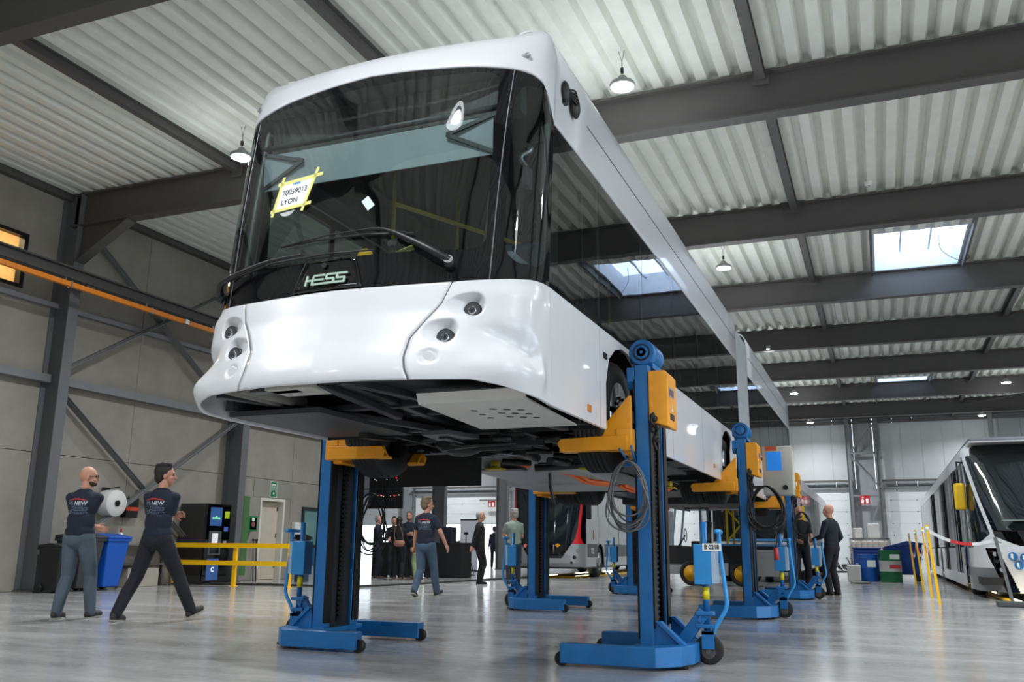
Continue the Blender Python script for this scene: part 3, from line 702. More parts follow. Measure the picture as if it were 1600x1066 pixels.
# ------------- side walls
SG = glass('side_window_glass', (.36, .41, .41), wob=.10, refl=.95)
def side(s_):
    X = XC+s_*1.33
    nm = 'side'
    def flip(m):
        if s_ < 0: m.f = [f[::-1] for f in m.f]
        return m
    # skirt with wheel arch notches
    def arch(yc, w=.62, top=2.61):
        return [(yc-w, 1.84), (yc-w+.005, 2.22), (yc-w+.1, 2.44), (yc-.32, top-.05), (yc-.12, top), (yc+.12, top), (yc+.32, top-.05), (yc+w-.1, 2.44), (yc+w-.005, 2.22), (yc+w, 1.84)]
    def skirt(y0, y1, archc, nm_):
        top = 2.662; poly = [(y0, 1.84)]
        for a in archc: poly += arch(a)
        poly += [(y1, 1.86), (y1, top), (y0, top)]
        m = MB(); m.prism(poly, 'x', X-s_*.03, X); o = bb(m, nm_, BW, bev=.004); return o
    sk = skirt(5.625, 14.86, [7.62, 13.5], 'side_panel'); sk2 = skirt(16.25, 24.1, [18.7], 'side_panel')
    # seams, marker lights and handles on the skirt
    for y in (6.83, 9.6, 11.4): m = MB(); m.box(X-s_*.002, y-.004, 1.85, X+s_*.0012, y+.004, 2.655); m.build('panel_gap', mat('gap_grey', '#8f9498', .6), sk, BO)
    for y, z in ((6.52, 1.945), (9.05, 1.98), (12.2, 1.99)):
        m = MB(); m.box(X, y-.045, z-.028, X+s_*.008, y+.045, z+.028); m.build('side_marker', mat('amber_reflector', '#c9781c', .3), sk, BO, bev=.004)
    m = MB(); m.box(X, 6.93, 2.42, X+s_*.012, 7.02, 2.47); m.build('flap_handle', BLACKP, sk, BO, bev=.004)
    m = MB(); m.prism([(13.62, 1.9), (13.62, 2.3), (13.75, 2.5), (14.0, 2.56), (14.3, 2.56), (14.3, 1.9)], 'x', X, X+s_*.006); m.build('flap', WHITE, sk, BO, bev=.003)
    # wheel wells
    for yc in (7.62, 13.5, 18.7):
        m = MB(); m.prism([(y, z) for y, z in arch(yc, .66, 2.66)], 'x', X-s_*.75, X-s_*.7); bb(m, 'wheel_well', CHAS)
        m = MB(); pts = arch(yc, .66, 2.66)
        for (a, b), (c, d) in zip(pts, pts[1:]): m._a([(X-s_*.031, a, b), (X-s_*.72, a, b), (X-s_*.72, c, d), (X-s_*.031, c, d)], [(0, 1, 2, 3)])
        bb(m, 'wheel_well', CHAS, solid=.01)
    # window band
    ywin = [5.62, 6.85, 8.35, 9.85, 11.35, 12.85, 14.86]
    for i, (a, b) in enumerate(zip(ywin, ywin[1:])):
        m = MB()
        def f(u, v, a=a, b=b, i=i):
            z = 2.668+(3.94-2.668)*v; y0 = ys(z)+.0 if i == 0 else a+.006; return Vector((X-s_*.004, y0+(b-.006-y0)*u, z))
        flip(m.grid(f, 2, 2)); bb(m, 'side_window', SG)
        m = MB(); m.box(X-s_*.03, b-.035, 2.67, X-s_*.012, b+.035, 3.94); bb(m, 'window_pillar', BLACKP)
    m = MB(); m.box(X-s_*.07, 5.70, 2.67, X-s_*.02, 5.85, 3.94); m.box(X-s_*.03, 5.85, 3.86, X-s_*.012, 14.8, 3.94); m.box(X-s_*.03, 5.85, 2.67, X-s_*.012, 14.8, 2.74); bb(m, 'window_frame', BLACKP)
    ywin = [16.25, 17.8, 19.4, 21.0, 22.6, 24.1]
    for i, (a, b) in enumerate(zip(ywin, ywin[1:])):
        m = MB(); flip(m.grid(lambda u, v, a=a, b=b: Vector((X-s_*.004, a+.006+(b-a-.012)*u, 2.668+1.272*v)), 1, 1)); bb(m, 'side_window', SG)
        m = MB(); m.box(X-s_*.03, b-.035, 2.67, X-s_*.012, b+.035, 3.94); bb(m, 'window_pillar', BLACKP)
    # cantrail above the windows, up to the roof edge
    for (y0f, y1) in ((None, 14.86), (16.25, 24.1)):
        def f(u, v):
            z = 3.944+(4.745-3.944)*(v if v < .8 else .8+(v-.8)); y0 = ys(z) if y0f is None else y0f
            return Vector((XC+s_*hw(z), y0+(y1-y0)*u, z+.015*ss(.9, 1, v)))
        m = MB(); flip(m.grid(f, 12, 24)); ct = bb(m, 'roof_side_panel', BW, solid=.02)
        m = MB(); g0 = 6.54 if y0f is None else 16.4; m.box(X-.004, g0, 4.296, X+.003, y1-.1, 4.304) if s_ > 0 else m.box(X-.003, g0, 4.296, X+.004, y1-.1, 4.304)
        m.build('panel_gap', BLACKP, ct, BO)
side(1); side(-1)
m = MB()
m.grid(lambda u, v: Vector((XC+(2*u-1)*1.13, 16.25+7.85*v, 4.755)), 4, 4); bb(m, 'roof', BW, solid=.02, soloff=1)
# rear end
m = MB(); m.prism([(XC-1.32, 1.9), (XC+1.32, 1.9), (XC+1.32, 4.6), (XC+1.2, 4.74), (XC-1.2, 4.74), (XC-1.32, 4.6)], 'y', 24.1, 24.3); bb(m, 'rear_panel', WHITE, bev=.03, seg=3)
m = MB(); m.box(XC+.9, 16.6, 4.76, XC-.9, 22.5, 4.95); bb(m, 'roof_pod', WHITE, bev=.05, seg=3)
# mirror camera bracket high on the side behind the front corner
m = MB(); X = XC+1.33
m.ell((X+.02, 5.93, 4.30), (.03, .07, .09)); m.ell((X+.03, 6.13, 4.27), (.035, .085, .095)); m.box(X, 5.9, 4.2, X+.03, 5.96, 4.3)
for i in range(5): m.tube(cr([(X+.02, 5.93+.03*i*.3, 4.32), (X+.075, 6.0+.02*i, 4.33-.02*i), (X+.06, 6.08, 4.28+.01*i), (X+.02, 6.14, 4.25)], 5), .008, 6)
bb(m, 'camera_bracket', BLACKP)
# bellows between the two sections
BEL = mat('grey_bellows_fabric', '#a4a7aa', .6, 0, .12, 8)
m = MB(); n_ = 40
prof_ = [(XC+1.32, 1.95), (XC+1.32, 4.5), (XC+1.2, 4.66), (XC-1.2, 4.66), (XC-1.32, 4.5), (XC-1.32, 1.95)]
v = []; fs = []
for i in range(n_+1):
    d = .035 if i % 2 else 0; y = 14.88+1.36*i/n_
    for (a, b) in prof_:
        v.append((a-d*(1 if a > XC else -1), y, b-d*(1 if b > 4.6 else 0)))
for i in range(n_):
    for j in range(5): a = i*6+j; fs.append((a, a+6, a+7, a+1))
m._a(v, fs); bb(m, 'bellows', BEL)
# ------------- cab and interior
INT = mat('dark_interior', '#2b2d2f', .7, 0, .1); INTL = mat('grey_interior_panel', '#585c60', .6)
m = MB(); m.box(XC-1.25, 5.8, 2.10, XC+1.25, 14.8, 2.16); m.box(XC-.9, 5.25, 2.10, XC+.9, 5.8, 2.16); m.box(XC-1.25, 16.3, 2.10, XC+1.25, 24.0, 2.16); bb(m, 'cabin_floor', INT)
m = MB(); m.box(XC-1.2, 5.75, 4.30, XC+1.2, 14.8, 4.33); m.box(XC-1.2, 16.3, 4.3, XC+1.2, 24.0, 4.33); m.box(XC-1.28, 6, 3.95, XC-1.0, 14.8, 4.3); m.box(XC+1.0, 6, 3.95, XC+1.28, 14.8, 4.3); bb(m, 'cabin_ceiling', INT)
m = MB(); m.box(XC-1.15, 5.5, 3.98, XC+1.15, 5.62, 4.28); bb(m, 'destination_display', mat('display_grey_mesh', '#3a3c3a', .6))
m = MB(); m.prism([(5.14, 2.62), (5.14, 2.78), (5.35, 2.86), (5.7, 2.84), (5.75, 2.62)], 'x', XC-.7, XC+.7); m.prism([(5.42, 2.62), (5.42, 2.80), (5.7, 2.84), (5.75, 2.62)], 'x', XC-1.15, XC+1.15); dash = bb(m, 'dashboard', mat('dash_dark_grey', '#1e2022', .6), bev=.02)
m = MB(); m.prism([(XC+.25, 5.55), (XC+1.1, 5.5), (XC+1.1, 5.95), (XC+.35, 6.0)], 'z', 2.86, 2.93); m.build('instrument_pod', mat('pod_grey', '#98a2a5', .5), dash, BO, bev=.03)
m = MB(); m.lathe([(.225, -.014), (.245, 0), (.225, .014), (.205, 0)], (0, 0, 0), n=36, close=True); m.bar((-.21, 0, 0), (.21, 0, 0), .04, .02); m.bar((0, -.21, 0), (0, 0, 0), .04, .02); m.cyl((0, 0, -.15), (0, 0, .01), .05, n=16)
swh = m.build('steering_wheel', BLACKP, bus); swh.location = Vector((XC+.62, 5.98, 3.02))-Vector((0, 0, 0)); swh.rotation_euler = (math.radians(35), 0, 0)
swh.location = (XC+.62-BO[0], 5.98-BO[1], 3.02-BO[2])
for ob in [o for o in bpy.data.objects if o.parent == bus and o != swh]: pass
m = MB(); m.box(XC-1.0, 5.40, 3.62, XC+.98, 5.412, 3.92); bl = bb(m, 'roller_blind', mat('blind_fabric', '#8c9598', .7))
m = MB(); m.cyl((XC-1.05, 5.44, 4.0), (XC+1.02, 5.44, 4.0), .022, n=12)
for s_ in (1, -1):
    a = Vector((XC+s_*1.0, 5.40, 3.93)); b = Vector((XC+s_*.62, 5.38, 3.82)); c = Vector((XC+s_*1.0, 5.40, 3.63)); m.bar(a, b, .02, .03); m.bar(b, c, .02, .03)
m.build('blind_arm', CHASG, bl, BO)
def seat(x, y, z=2.45, h=.75, mm=None, w_=.44):
    m = MB(); m.box(x-w_/2, y-.22, z, x+w_/2, y+.24, z+.1); m.prism([(y+.2, z+.05), (y+.32, z+h), (y+.4, z+h), (y+.3, z)], 'x', x-w_/2, x+w_/2); m.box(x-.1, y-.1, 2.16, x+.1, y+.1, z)
    return bb(m, 'passenger_seat' if mm is None else 'driver_seat', mm or mat('seat_dark_red_grey', '#3d3f46', .8), bev=.04, seg=3)
seat(XC+.68, 6.45, 2.6, .85, mat('driver_seat_blue_grey', '#3b5468', .7), .5)
for y in (8.8, 9.7, 10.6, 11.6): seat(XC+.95, y); seat(XC+.48, y)
for y in (9.2, 10.4, 11.4): seat(XC-.95, y)
m = MB(); m.box(XC+.2, 7.0, 2.16, XC+1.24, 7.04, 3.3); m.box(XC+.18, 6.2, 2.16, XC+.21, 7.04, 3.25); bb(m, 'cab_partition', INTL)
m = MB()
for x, y in ((-.35, 7.6), (.3, 8.6), (-.4, 9.6), (.3, 10.8), (-.5, 6.6)): m.cyl((XC+x, y, 2.16), (XC+x, y, 4.3), .018, n=8)
m.bar((XC-.5, 6.6, 3.9), (XC+.3, 8.6, 3.95), .03, .03); bb(m, 'grab_rail', mat('grab_rail_yellow', '#c9b53a', .4))
m = MB(); m.ell((XC+.02, 5.32, 2.95), (.06, .045, .05)); m.ell((XC-.07, 5.28, 2.9), (.035, .03, .02)); o = m.build('glove', mat('yellow_glove', '#d8a818', .7)); tag(o, 'crumpled yellow glove lying on the bus dashboard', 'glove')
m = MB(); m.bar((XC+.14, 5.3, 2.885), (XC+.38, 5.38, 2.99), .09, .004, (0, 0, 1)); m.bar((XC+.16, 5.36, 2.9), (XC+.3, 5.4, 2.94), .03, .01); o = m.build('yellow_strip', TP); tag(o, 'pale yellow strip standing on the dashboard behind the windscreen', 'strip')
m = MB(); m.cyl((XC+.28, 5.28, 2.98), (XC+.28, 5.25, 3.0), .04, n=16); m.tube([(XC+.28, 5.3, 2.86), (XC+.28, 5.28, 2.98)], .01, 6); m.build('camera_pod', BLACKP, dash, BO)
# driver window inner frame, wiring bracket behind the corner glass
m = MB(); m.box(XC+1.22, 6.0, 2.8, XC+1.25, 6.03, 3.8); m.box(XC+1.22, 6.62, 2.8, XC+1.25, 6.66, 3.8); m.box(XC+1.22, 6.0, 3.77, XC+1.25, 6.66, 3.8); bb(m, 'sliding_window_frame', BLACKP)
m = MB(); m.box(XC+1.12, 5.62, 3.45, XC+1.16, 5.72, 3.6); m.tube(cr([(XC+1.14, 5.66, 3.6), (XC+1.1, 5.64, 3.68), (XC+1.17, 5.67, 3.74), (XC+1.12, 5.7, 3.8)], 5), .02, 8); bb(m, 'mirror_bracket', ALU)
# ------------- underbody
m = MB(); m.box(XC-1.27, 5.75, 2.04, XC+1.27, 14.85, 2.09); m.box(XC-.9, 5.25, 2.04, XC+.9, 5.75, 2.09); m.box(XC-1.27, 16.2, 2.04, XC+1.27, 24.1, 2.09); m.prism([(5.25, 2.04), (5.25, 2.6), (5.3, 2.6), (5.3, 2.04)], 'x', XC-1.0, XC+1.0); bb(m, 'floor_pan', CHAS)
m = MB(); m.box(XC-1.27, 5.55, 1.86, XC-.45, 7.0, 1.90); m.box(XC-1.27, 5.5, 1.9, XC-1.2, 7.0, 2.05); bb(m, 'underfloor_tray', CHASG)
m = MB()
for a, b in (((XC-1.1, 5.2, 1.97), (XC-.1, 6.9, 1.88)), ((XC-.15, 5.05, 1.98), (XC+.0, 5.95, 1.86)), ((XC+.05, 5.05, 1.98), (XC+1.0, 6.95, 1.86)), ((XC-.6, 5.1, 2.0), (XC+.9, 5.15, 2.0)), ((XC-1.2, 5.9, 1.93), (XC+1.15, 5.95, 1.97)), ((XC-.1, 6.35, 1.95), (XC+1.2, 6.4, 1.97)), ((XC-1.2, 6.95, 1.9), (XC+1.2, 6.95, 1.9)), ((XC+.0, 5.0, 2.0), (XC+.0, 6.95, 1.92))): m.bar(a, b, .07, .05)
bb(m, 'front_subframe', mat('subframe_grey', '#2e3032', .45, .3, .2, 8), bev=.006)
m = MB(); m.prism([(XC-.15, 6.6), (XC+.1, 6.6), (XC+.2, 7.0), (XC-.2, 7.0)], 'z', 1.80, 1.84); m.box(XC-.75, 5.02, 1.93, XC-.28, 5.12, 2.0); bb(m, 'mounting_plate', mat('mount_plate_grey', '#55575a', .4, .4), bev=.004)
m = MB(); m.box(XC-.52, 4.98, 1.93, XC-.14, 5.25, 1.99); bb(m, 'valve_block', mat('valve_block_pale', '#a9a79e', .5), bev=.008)
m = MB()
for dx in (-.83, -.71): m.cyl((XC+dx, 4.95, 1.965), (XC+dx, 5.7, 1.97), .045, n=18)
bb(m, 'air_cylinder', mat('matt_grey_cylinder', '#6c6a66', .5))
PLT = mat('pale_grey_plate', '#c4c2bd', .45, .1, .05)
m = MB(); m.prism([(5.42, 1.93), (5.46, 1.86), (6.55, 1.82), (6.55, 1.83), (5.47, 1.872), (5.43, 1.94)], 'x', XC+.42, XC+1.22); pl = bb(m, 'service_plate', PLT)
m = MB()
for i in range(12):
    if i < 9: x = XC+.86+.09*(i // 3)*1.0+.0; y = 5.75+.16*(i % 3)+.04*(i//3)
    else: x = XC+.70; y = 5.78+.15*(i-9)
    z = 1.86-(y-5.46)*.0367; m.cyl((x, y, z-.0015), (x, y, z+.002), .028, n=14)
m.build('plate_hole', BLACKP, pl, BO)
rnd = random.Random(3)
m = MB()
for i in range(70):
    y = rnd.uniform(6.9, 9.3); x = XC+rnd.uniform(-1.0, 1.0); z = rnd.uniform(1.74, 1.98); l = rnd.uniform(.15, .7); a = rnd.choice([0, 0, PI/2, rnd.uniform(0, PI)])
    d = Vector((math.cos(a), math.sin(a), rnd.uniform(-.1, .1)))*l/2; x = max(XC-1.15+abs(d.x), min(XC+1.15-abs(d.x), x)); c = Vector((x, y, z)); r = rnd.uniform(.012, .045)
    if rnd.random() < .55: m.cyl(c-d, c+d, r, n=10)
    else: m.bar(c-d, c+d, rnd.uniform(.04, .12), rnd.uniform(.03, .08))
m.cyl((XC-1.05, 7.62, 2.0), (XC+1.05, 7.62, 2.0), .07, n=16); m.ell((XC-.3, 7.7, 1.9), (.28, .22, .17)); m.ell((XC+.35, 7.5, 1.92), (.2, .18, .13))
bb(m, 'front_axle', mat('greasy_black_parts', '#232425', .4, .35, .4, 12))
m = MB()
for i in range(60):
    y = rnd.uniform(9.3, 14.7); x = XC+rnd.uniform(-1.1, 1.1); z = rnd.uniform(1.84, 1.98); l = rnd.uniform(.3, 1.4); a = rnd.choice([PI/2, PI/2, 0]); d = Vector((math.cos(a), math.sin(a), 0))*l/2; x = max(XC-1.15+abs(d.x), min(XC+1.15-abs(d.x), x)); c = Vector((x, y, z))
    if rnd.random() < .5: m.cyl(c-d, c+d, rnd.uniform(.01, .03), n=8)
    else: m.bar(c-d, c+d, rnd.uniform(.05, .2), rnd.uniform(.02, .08))
m.box(XC-1.1, 16.5, 1.7, XC+1.1, 18, 2.0); m.cyl((XC-1.05, 13.5, 2.0), (XC+1.05, 13.5, 2.0), .09, n=16); m.cyl((XC-1.05, 18.7, 2.0), (XC+1.05, 18.7, 2.0), .09, n=16); m.ell((XC, 13.5, 1.95), (.3, .3, .22)); m.ell((XC, 18.7, 1.95), (.3, .3, .22))
m.box(XC-.9, 14.4, 1.8, XC+.9, 16.5, 1.95)
bb(m, 'underfloor_parts', mat('underfloor_dark', '#2c2d2f', .4, .3, .4, 8))
m = MB(); m.prism([(8.9, 1.88), (9.2, 1.72), (10.6, 1.68), (10.75, 1.86)], 'x', XC-.85, XC+.35); m.prism([(10.5, 1.86), (10.7, 1.66), (12.0, 1.66), (12.2, 1.84)], 'x', XC-1.05, XC+.3); bb(m, 'belly_cover', mat('belly_grey_sheet', '#9b9d9e', .45, .2, .15, 3), bev=.01)
m = MB(); m.box(XC-.7, 9.0, 1.72, XC-.2, 10.0, 1.73); m.box(XC+.5, 9.2, 1.80, XC+1.15, 11.2, 1.83); m.box(XC+.4, 14.0, 1.8, XC+1.2, 14.8, 1.84); bb(m, 'belly_plate', CHASG)
ORC = mat('orange_cable', '#e0692a', .5)
for pts in ([(XC-.3, 8.9, 1.80), (XC-.15, 9.2, 1.76), (XC+.1, 9.7, 1.72), (XC+.15, 10.2, 1.66), (XC+.3, 10.7, 1.66)], [(XC+.35, 11.0, 1.66), (XC+.42, 11.5, 1.62), (XC+.6, 11.9, 1.63), (XC+.7, 12.1, 1.68)]):
    m = MB(); m.tube(cr(pts, 6), .026, 8); m.tube([Vector(p)+Vector((.06, 0, .01)) for p in cr(pts, 6)], .02, 8); bb(m, 'orange_cable', ORC)
m = MB()
for x, y in ((XC-.35, 8.65), (XC+.6, 8.9), (XC+.75, 12.0), (XC-.9, 12.6)): m.cyl((x, y, 1.70), (x, y, 1.78), .05, n=12); m.box(x-.09, y-.09, 1.685, x+.09, y+.09, 1.70)
bb(m, 'jacking_pad', mat('jacking_pad_yellow', '#b8a41e', .5))
for x, y in ((XC-.05, 9.5), (XC+.62, 11.2)):
    m = MB(); m.tube(cr([(x, y, 1.75), (x+.01, y, 1.55), (x+.05, y+.02, 1.36)], 4), .018, 6); bb(m, 'hanging_strap', BLACKP)
# left mud flap behind the front wheel
m = MB(); m.box(XC-1.25, 8.28, 1.50, XC-.35, 8.30, 1.82); bb(m, 'mud_flap', RUBBER)
# wheels
def wheel(s_, yc, dual):
    X = XC+s_*1.33; x0 = X-s_*.06; zc = 2.03
    w = MB(); prof_ = [(.30, 0), (.44, -.01), (.475, .02), (.488, .05)]
    for i in range(5): a = .05+.2*(i/5); prof_ += [(.488, a+.003), (.488, a+.032), (.474, a+.034), (.474, a+.039)]
    prof_ += [(.488, .252), (.475, .275), (.44, .30), (.30, .29)]
    for j in range(2 if dual else 1):
        b = x0-s_*(.31*j); w.lathe([(r, -s_*h) for r, h in prof_], (b, yc, zc), 'x', 56, close=True)
    tyre = bb(w, 'tyre', RUBBER)
    r = MB(); r.lathe([(.302, -s_*.0), (.302, -s_*.02), (.285, -s_*.03), (.27, -s_*.12), (.20, -s_*.1), (.17, -s_*(.02 if not dual else .16)), (.11, s_*(.0 if not dual else -.15)), (.10, s_*(.045 if not dual else -.04)), (.0, s_*(.05 if not dual else -.04))], (x0, yc, zc), 'x', 40)
    r.build('rim', mat('wheel_silver', '#b7babd', .28, .85, .06), tyre, BO)
    r = MB()
    for i in range(10):
        t = 2*PI*i/10; rr = .165; xx = x0-s_*(.02 if not dual else .15); c = Vector((xx, yc+rr*math.cos(t), zc+rr*math.sin(t))); r.cyl(c, c+Vector((s_*.05, 0, 0)), .015, n=6)
    r.build('wheel_nuts', DKMETAL, tyre, BO)
for s_ in (1, -1): wheel(s_, 7.62, False); wheel(s_, 13.5, True); wheel(s_, 18.7, False)
# ================================================================ mobile column lifts
def make_lift():
    """right-hand lift; origin on the floor under the mast, arms towards -x"""
    t = thing('column_lift', 'x', 'vehicle lift')
    for s_ in (-1, 1):
        m = MB(); y0 = s_*.3
        m.box(-.06, min(y0, y0-s_*.12), .1, .052, max(y0, y0-s_*.12), 2.42)
        m.build('mast_rail', BLUE, t, bev=.006)
        m = MB(); m.box(.052, s_*.30, .28, .066, s_*.19, 2.30); m.box(-.074, s_*.3, .2, -.06, s_*.19, 2.30); m.build('guide_strip', DKMETAL, t, bev=.003)
    m = MB(); m.box(-.03, -.18, .12, -.015, .18, 2.40); m.build('mast_web', mat('mast_inner_dark', '#12181f', .5), t)
    m = MB(); m.box(-.012, -.04, .2, .012, .04, 2.3); m.box(-.042, -.04, .2, -.031, .04, 2.3)
    z = .25
    while z < 2.28: m.box(.012, -.035, z, .03, .035, z+.018); m.box(-.06, -.035, z, -.04, .035, z+.018); z += .045
    m.cyl((.03, .10, .2), (.03, .10, 2.3), .022, n=10); m.build('lifting_rack', DKMETAL, t)
    m = MB(); z = .9
    while z < 2.05: m.lathe([(.012, -.004), (.017, 0), (.012, .004), (.008, 0)], (.055, -.155, z), 'x' if int(z*40) % 2 else 'y', 8, close=True); z += .026
    m.build('chain', DKMETAL, t)
    # motor
    m = MB(); m.box(-.12, -.12, 2.42, .06, .2, 2.47); m.cyl((-.02, -.17, 2.55), (-.02, .18, 2.55), .105, n=28)
    mo = m.build('motor', BLUE, t, bev=.006)
    m = MB()
    for i in range(7): m.lathe([(.105, -.006), (.118, 0), (.105, .006)], (-.02, -.06+.035*i, 2.55), 'y', 28)
    m.build('cooling_fins', BLUE, mo)
    m = MB(); m.cyl((-.02, -.20, 2.55), (-.02, -.17, 2.55), .112, .118, n=28); m.build('fan_cover', BLUE, mo, bev=.01)
    m = MB(); m.cyl((-.02, -.207, 2.55), (-.02, -.199, 2.55), .075, n=24)
    m.build('fan_grille', BLACKP, mo)
    m = MB()
    for r in (.022, .04, .058): m.lathe([(r, -.002), (r+.003, 0), (r, .002)], (-.02, -.209, 2.55), 'y', 20)
    m.cyl((-.02, -.213, 2.55), (-.02, -.207, 2.55), .014, n=12)
    for i in range(4): a = PI*i/4; m.bar((-.02-.07*math.cos(a), -.209, 2.55-.07*math.sin(a)), (-.02+.07*math.cos(a), -.209, 2.55+.07*math.sin(a)), .004, .004)
    m.build('grille_wire', BLUE, mo)
    m = MB(); m.box(-.15, -.1, 2.48, -.10, .05, 2.6); m.build('terminal_box', BLUED, mo, bev=.01)
    m = MB(); m.prism([(-.3, 2.40), (-.3, 2.28), (-.25, 2.22), (-.12, 2.22), (-.12, 2.40)], 'x', -.13, -.062); m.build('top_bracket', BLUE, t, bev=.005)
    # control box
    m = MB(); m.prism([(.058, 1.93), (.058, 2.36), (.20, 2.36), (.225, 2.32), (.225, 1.88)], 'y', -.32, .02)
    cb = m.build('control_box', YEL, t, bev=.014, seg=3)
    m = MB(); m.box(.225, -.28, 2.14, .229, -.09, 2.22); m.build('name_plate', mat('plate_grey_print', '#9e9aa8', .5), cb)
    m = MB(); m.box(.226, -.27, 2.15, .2305, -.11, 2.205); m.build('name_plate_print', mat('plate_dark_print', '#5d4a50', .5), cb)
    m = MB(); m.prism([(-.2, 2.02), (-.13, 2.02), (-.165, 2.09)], 'x', .225, .229); m.build('warning_label', mat('label_white', '#d9d6cc', .5), cb)
    m = MB(); m.box(.225, -.25, 1.95, .231, -.11, 2.0); m.build('switch_panel', BLACKP, cb)
    m = MB(); 
    for i in range(6): m.ell((.09+.02*(i % 3), -.325, 1.97-.05*(i//2)-.02*i), (.025, .02, .028), 8, 6)
    m.tube(cr([(.1, -.32, 2.0), (.08, -.33, 1.93), (.13, -.31, 1.86), (.09, -.3, 1.78), (.1, -.25, 1.7)], 5), .014, 6); m.build('plug_cluster', BLACKP, cb)
    # carriage with forks
    c = MB(); c.box(-.17, -.30, 1.66, -.075, .30, 1.86)
    ca = c.build('carriage', YEL, t, bev=.012)
    for s_ in (-1, 1):
        m = MB(); y0 = s_*.40
        m.prism([(-.066, 1.70), (-.066, 2.14), (-.09, 2.14), (-.40, 1.80), (-.40, 1.70)], 'y', y0-s_*.01, y0+s_*.01); m.build('fork_gusset', YEL, ca, bev=.004)
        m = MB(); m.prism([(-.10, 1.69), (-.10, 1.815), (-.68, 1.80), (-.71, 1.76), (-.68, 1.69)], 'y', min(y0, y0+s_*.03), max(y0, y0+s_*.03)); m.box(-.10, y0, 1.69, -.70, y0-s_*.14, 1.715)
        m.prism([(y0, 1.79), (y0-s_*.10, 1.70), (y0-s_*.12, 1.71), (y0-s_*.02, 1.81)], 'x', -.12, -.68); m.build('fork_arm', YEL, ca, bev=.006)
        m = MB(); m.box(-.2, y0-s_*.1, 1.685, -.065, y0+s_*.02, 1.87); m.build('fork_socket', YEL, ca, bev=.008)
    # base
    m = MB()
    out = [(-.62, -.64), (-.12, -.64), (.14, -.64), (.30, -.46), (.36, -.24), (.36, .24), (.30, .46), (.14, .64), (-.12, .64), (-.62, .64)]
    inn = [(-.62, .52), (-.10, .52), (.06, .50), (.16, .34), (.16, -.34), (.06, -.50), (-.10, -.52), (-.62, -.52)]
    poly = out+inn; n_ = len(out); k_ = len(inn)
    for z0, z1 in ((.025, .17),):
        v = [(p[0], p[1], z0) for p in out]+[(p[0], p[1], z1) for p in out]; fs = []
        for i in range(n_-1): fs.append((i, i+1, i+1+n_, i+n_))
        q = 2*n_; v += [(p[0], p[1], z0) for p in inn]+[(p[0], p[1], z1) for p in inn]
        for i in range(k_-1): fs.append((q+i, q+i+1, q+i+1+k_, q+i+k_))
        fs += [(n_-1, q, q+k_, 2*n_-1), (q+k_-1, 0, n_, q+2*k_-1)]
        pairs = [(0, 7), (1, 6), (2, 5), (3, 4), (6, 3), (7, 2), (8, 1), (9, 0)]
        for (a, b), (a2, b2) in zip(pairs, pairs[1:]):
            if a == 3:
                fs.append((n_+3, n_+4, n_+5, n_+6, q+k_+3, q+k_+4)); fs.append((3, q+4, q+3, 6, 5, 4))
            else:
                fs.append((n_+a, n_+a2, q+k_+b2, q+k_+b)); fs.append((a, q+b, q+b2, a2))
        m._a(v, fs)
    base = m.build('base_frame', BLUE, t, bev=.006)
    m = MB(); m.box(-.1, -.34, .12, .16, .34, .16); m.build('base_cross_plate', BLUE, t, bev=.004)
    for s_ in (-1, 1):
        m = MB(); m.cyl((-.62, s_*.60, .055), (-.62, s_*.545, .055), .055, n=20); m.build('fork_roller', BLACKP, base)
        m = MB(); m.prism([(.066, .16), (.066, .34), (.10, .34), (.28, .18), (.28, .16)], 'y', s_*.29, s_*.27); m.prism([(.066, .34), (.11, .34), (.30, .17), (.26, .165)], 'y', s_*.32, s_*.24); m.build('mast_gusset', BLUE, t, bev=.003)
        m = MB(); m.box(.24, s_*.42, .01, .34, s_*.34, .03); m.build('foot_pad', RUBBER, base)
    # tow arm with caster, post, grey box and handle
    m = MB(); m.bar((.20, 0, .14), (.40, 0, .40), .06, .10); m.build('tow_arm', BLUE, t, bev=.006)
    m = MB(); m.cyl((.50, 0, .24), (.50, 0, 1.12), .026, n=16); post = m.build('tow_post', BLUE, t)
    m = MB(); m.box(.42, -.05, .38, .56, .05, .41); m.box(.42, -.05, .28, .56, .05, .31); m.cyl((.45, -.06, .34), (.45, .06, .34), .015, n=8); m.box(.44, -.04, .28, .46, .04, .41); m.build('post_bracket', BLUE, post, bev=.003)
    m = MB(); m.cyl((.50, 0, .50), (.50, 0, .60), .028, n=16); m.build('yellow_tape_band', mat('yellow_band', '#e3d21e', .4), post)
    m = MB(); m.box(.42, -.07, .62, .565, .07, .94); m.build('battery_box', mat('box_blue', '#2a86c6', .4), post, bev=.006)
    m = MB(); m.box(.565, -.07, .63, .60, .07, .935); m.build('box_side', mat('box_side_grey', '#9fb4c8', .4), post)
    m = MB(); m.tube(cr([(.53, 0, .22), (.60, 0, .34), (.66, 0, .45), (.655, 0, .6), (.63, 0, .85), (.62, 0, 1.03)], 5), .017, 10); m.tube([(.62, -.10, 1.04), (.62, .10, 1.04)], .02, 10); m.build('pull_handle', mat('handle_blue', '#2f8fd0', .35), t)
    m = MB(); m.box(.46, -.05, .12, .56, -.035, .26); m.box(.46, .035, .12, .56, .05, .26); m.prism([(.46, .23), (.56, .23), (.56, .26), (.46, .26)], 'y', -.05, .05); fk = m.build('caster_fork', BLUE, t, bev=.003)
    m = MB(); m.lathe([(.05, -.028), (.10, -.028), (.115, -.018), (.115, .018), (.10, .028), (.05, .028)], (.51, 0, .115), 'y', 32); m.build('caster_wheel', RUBBER, fk)
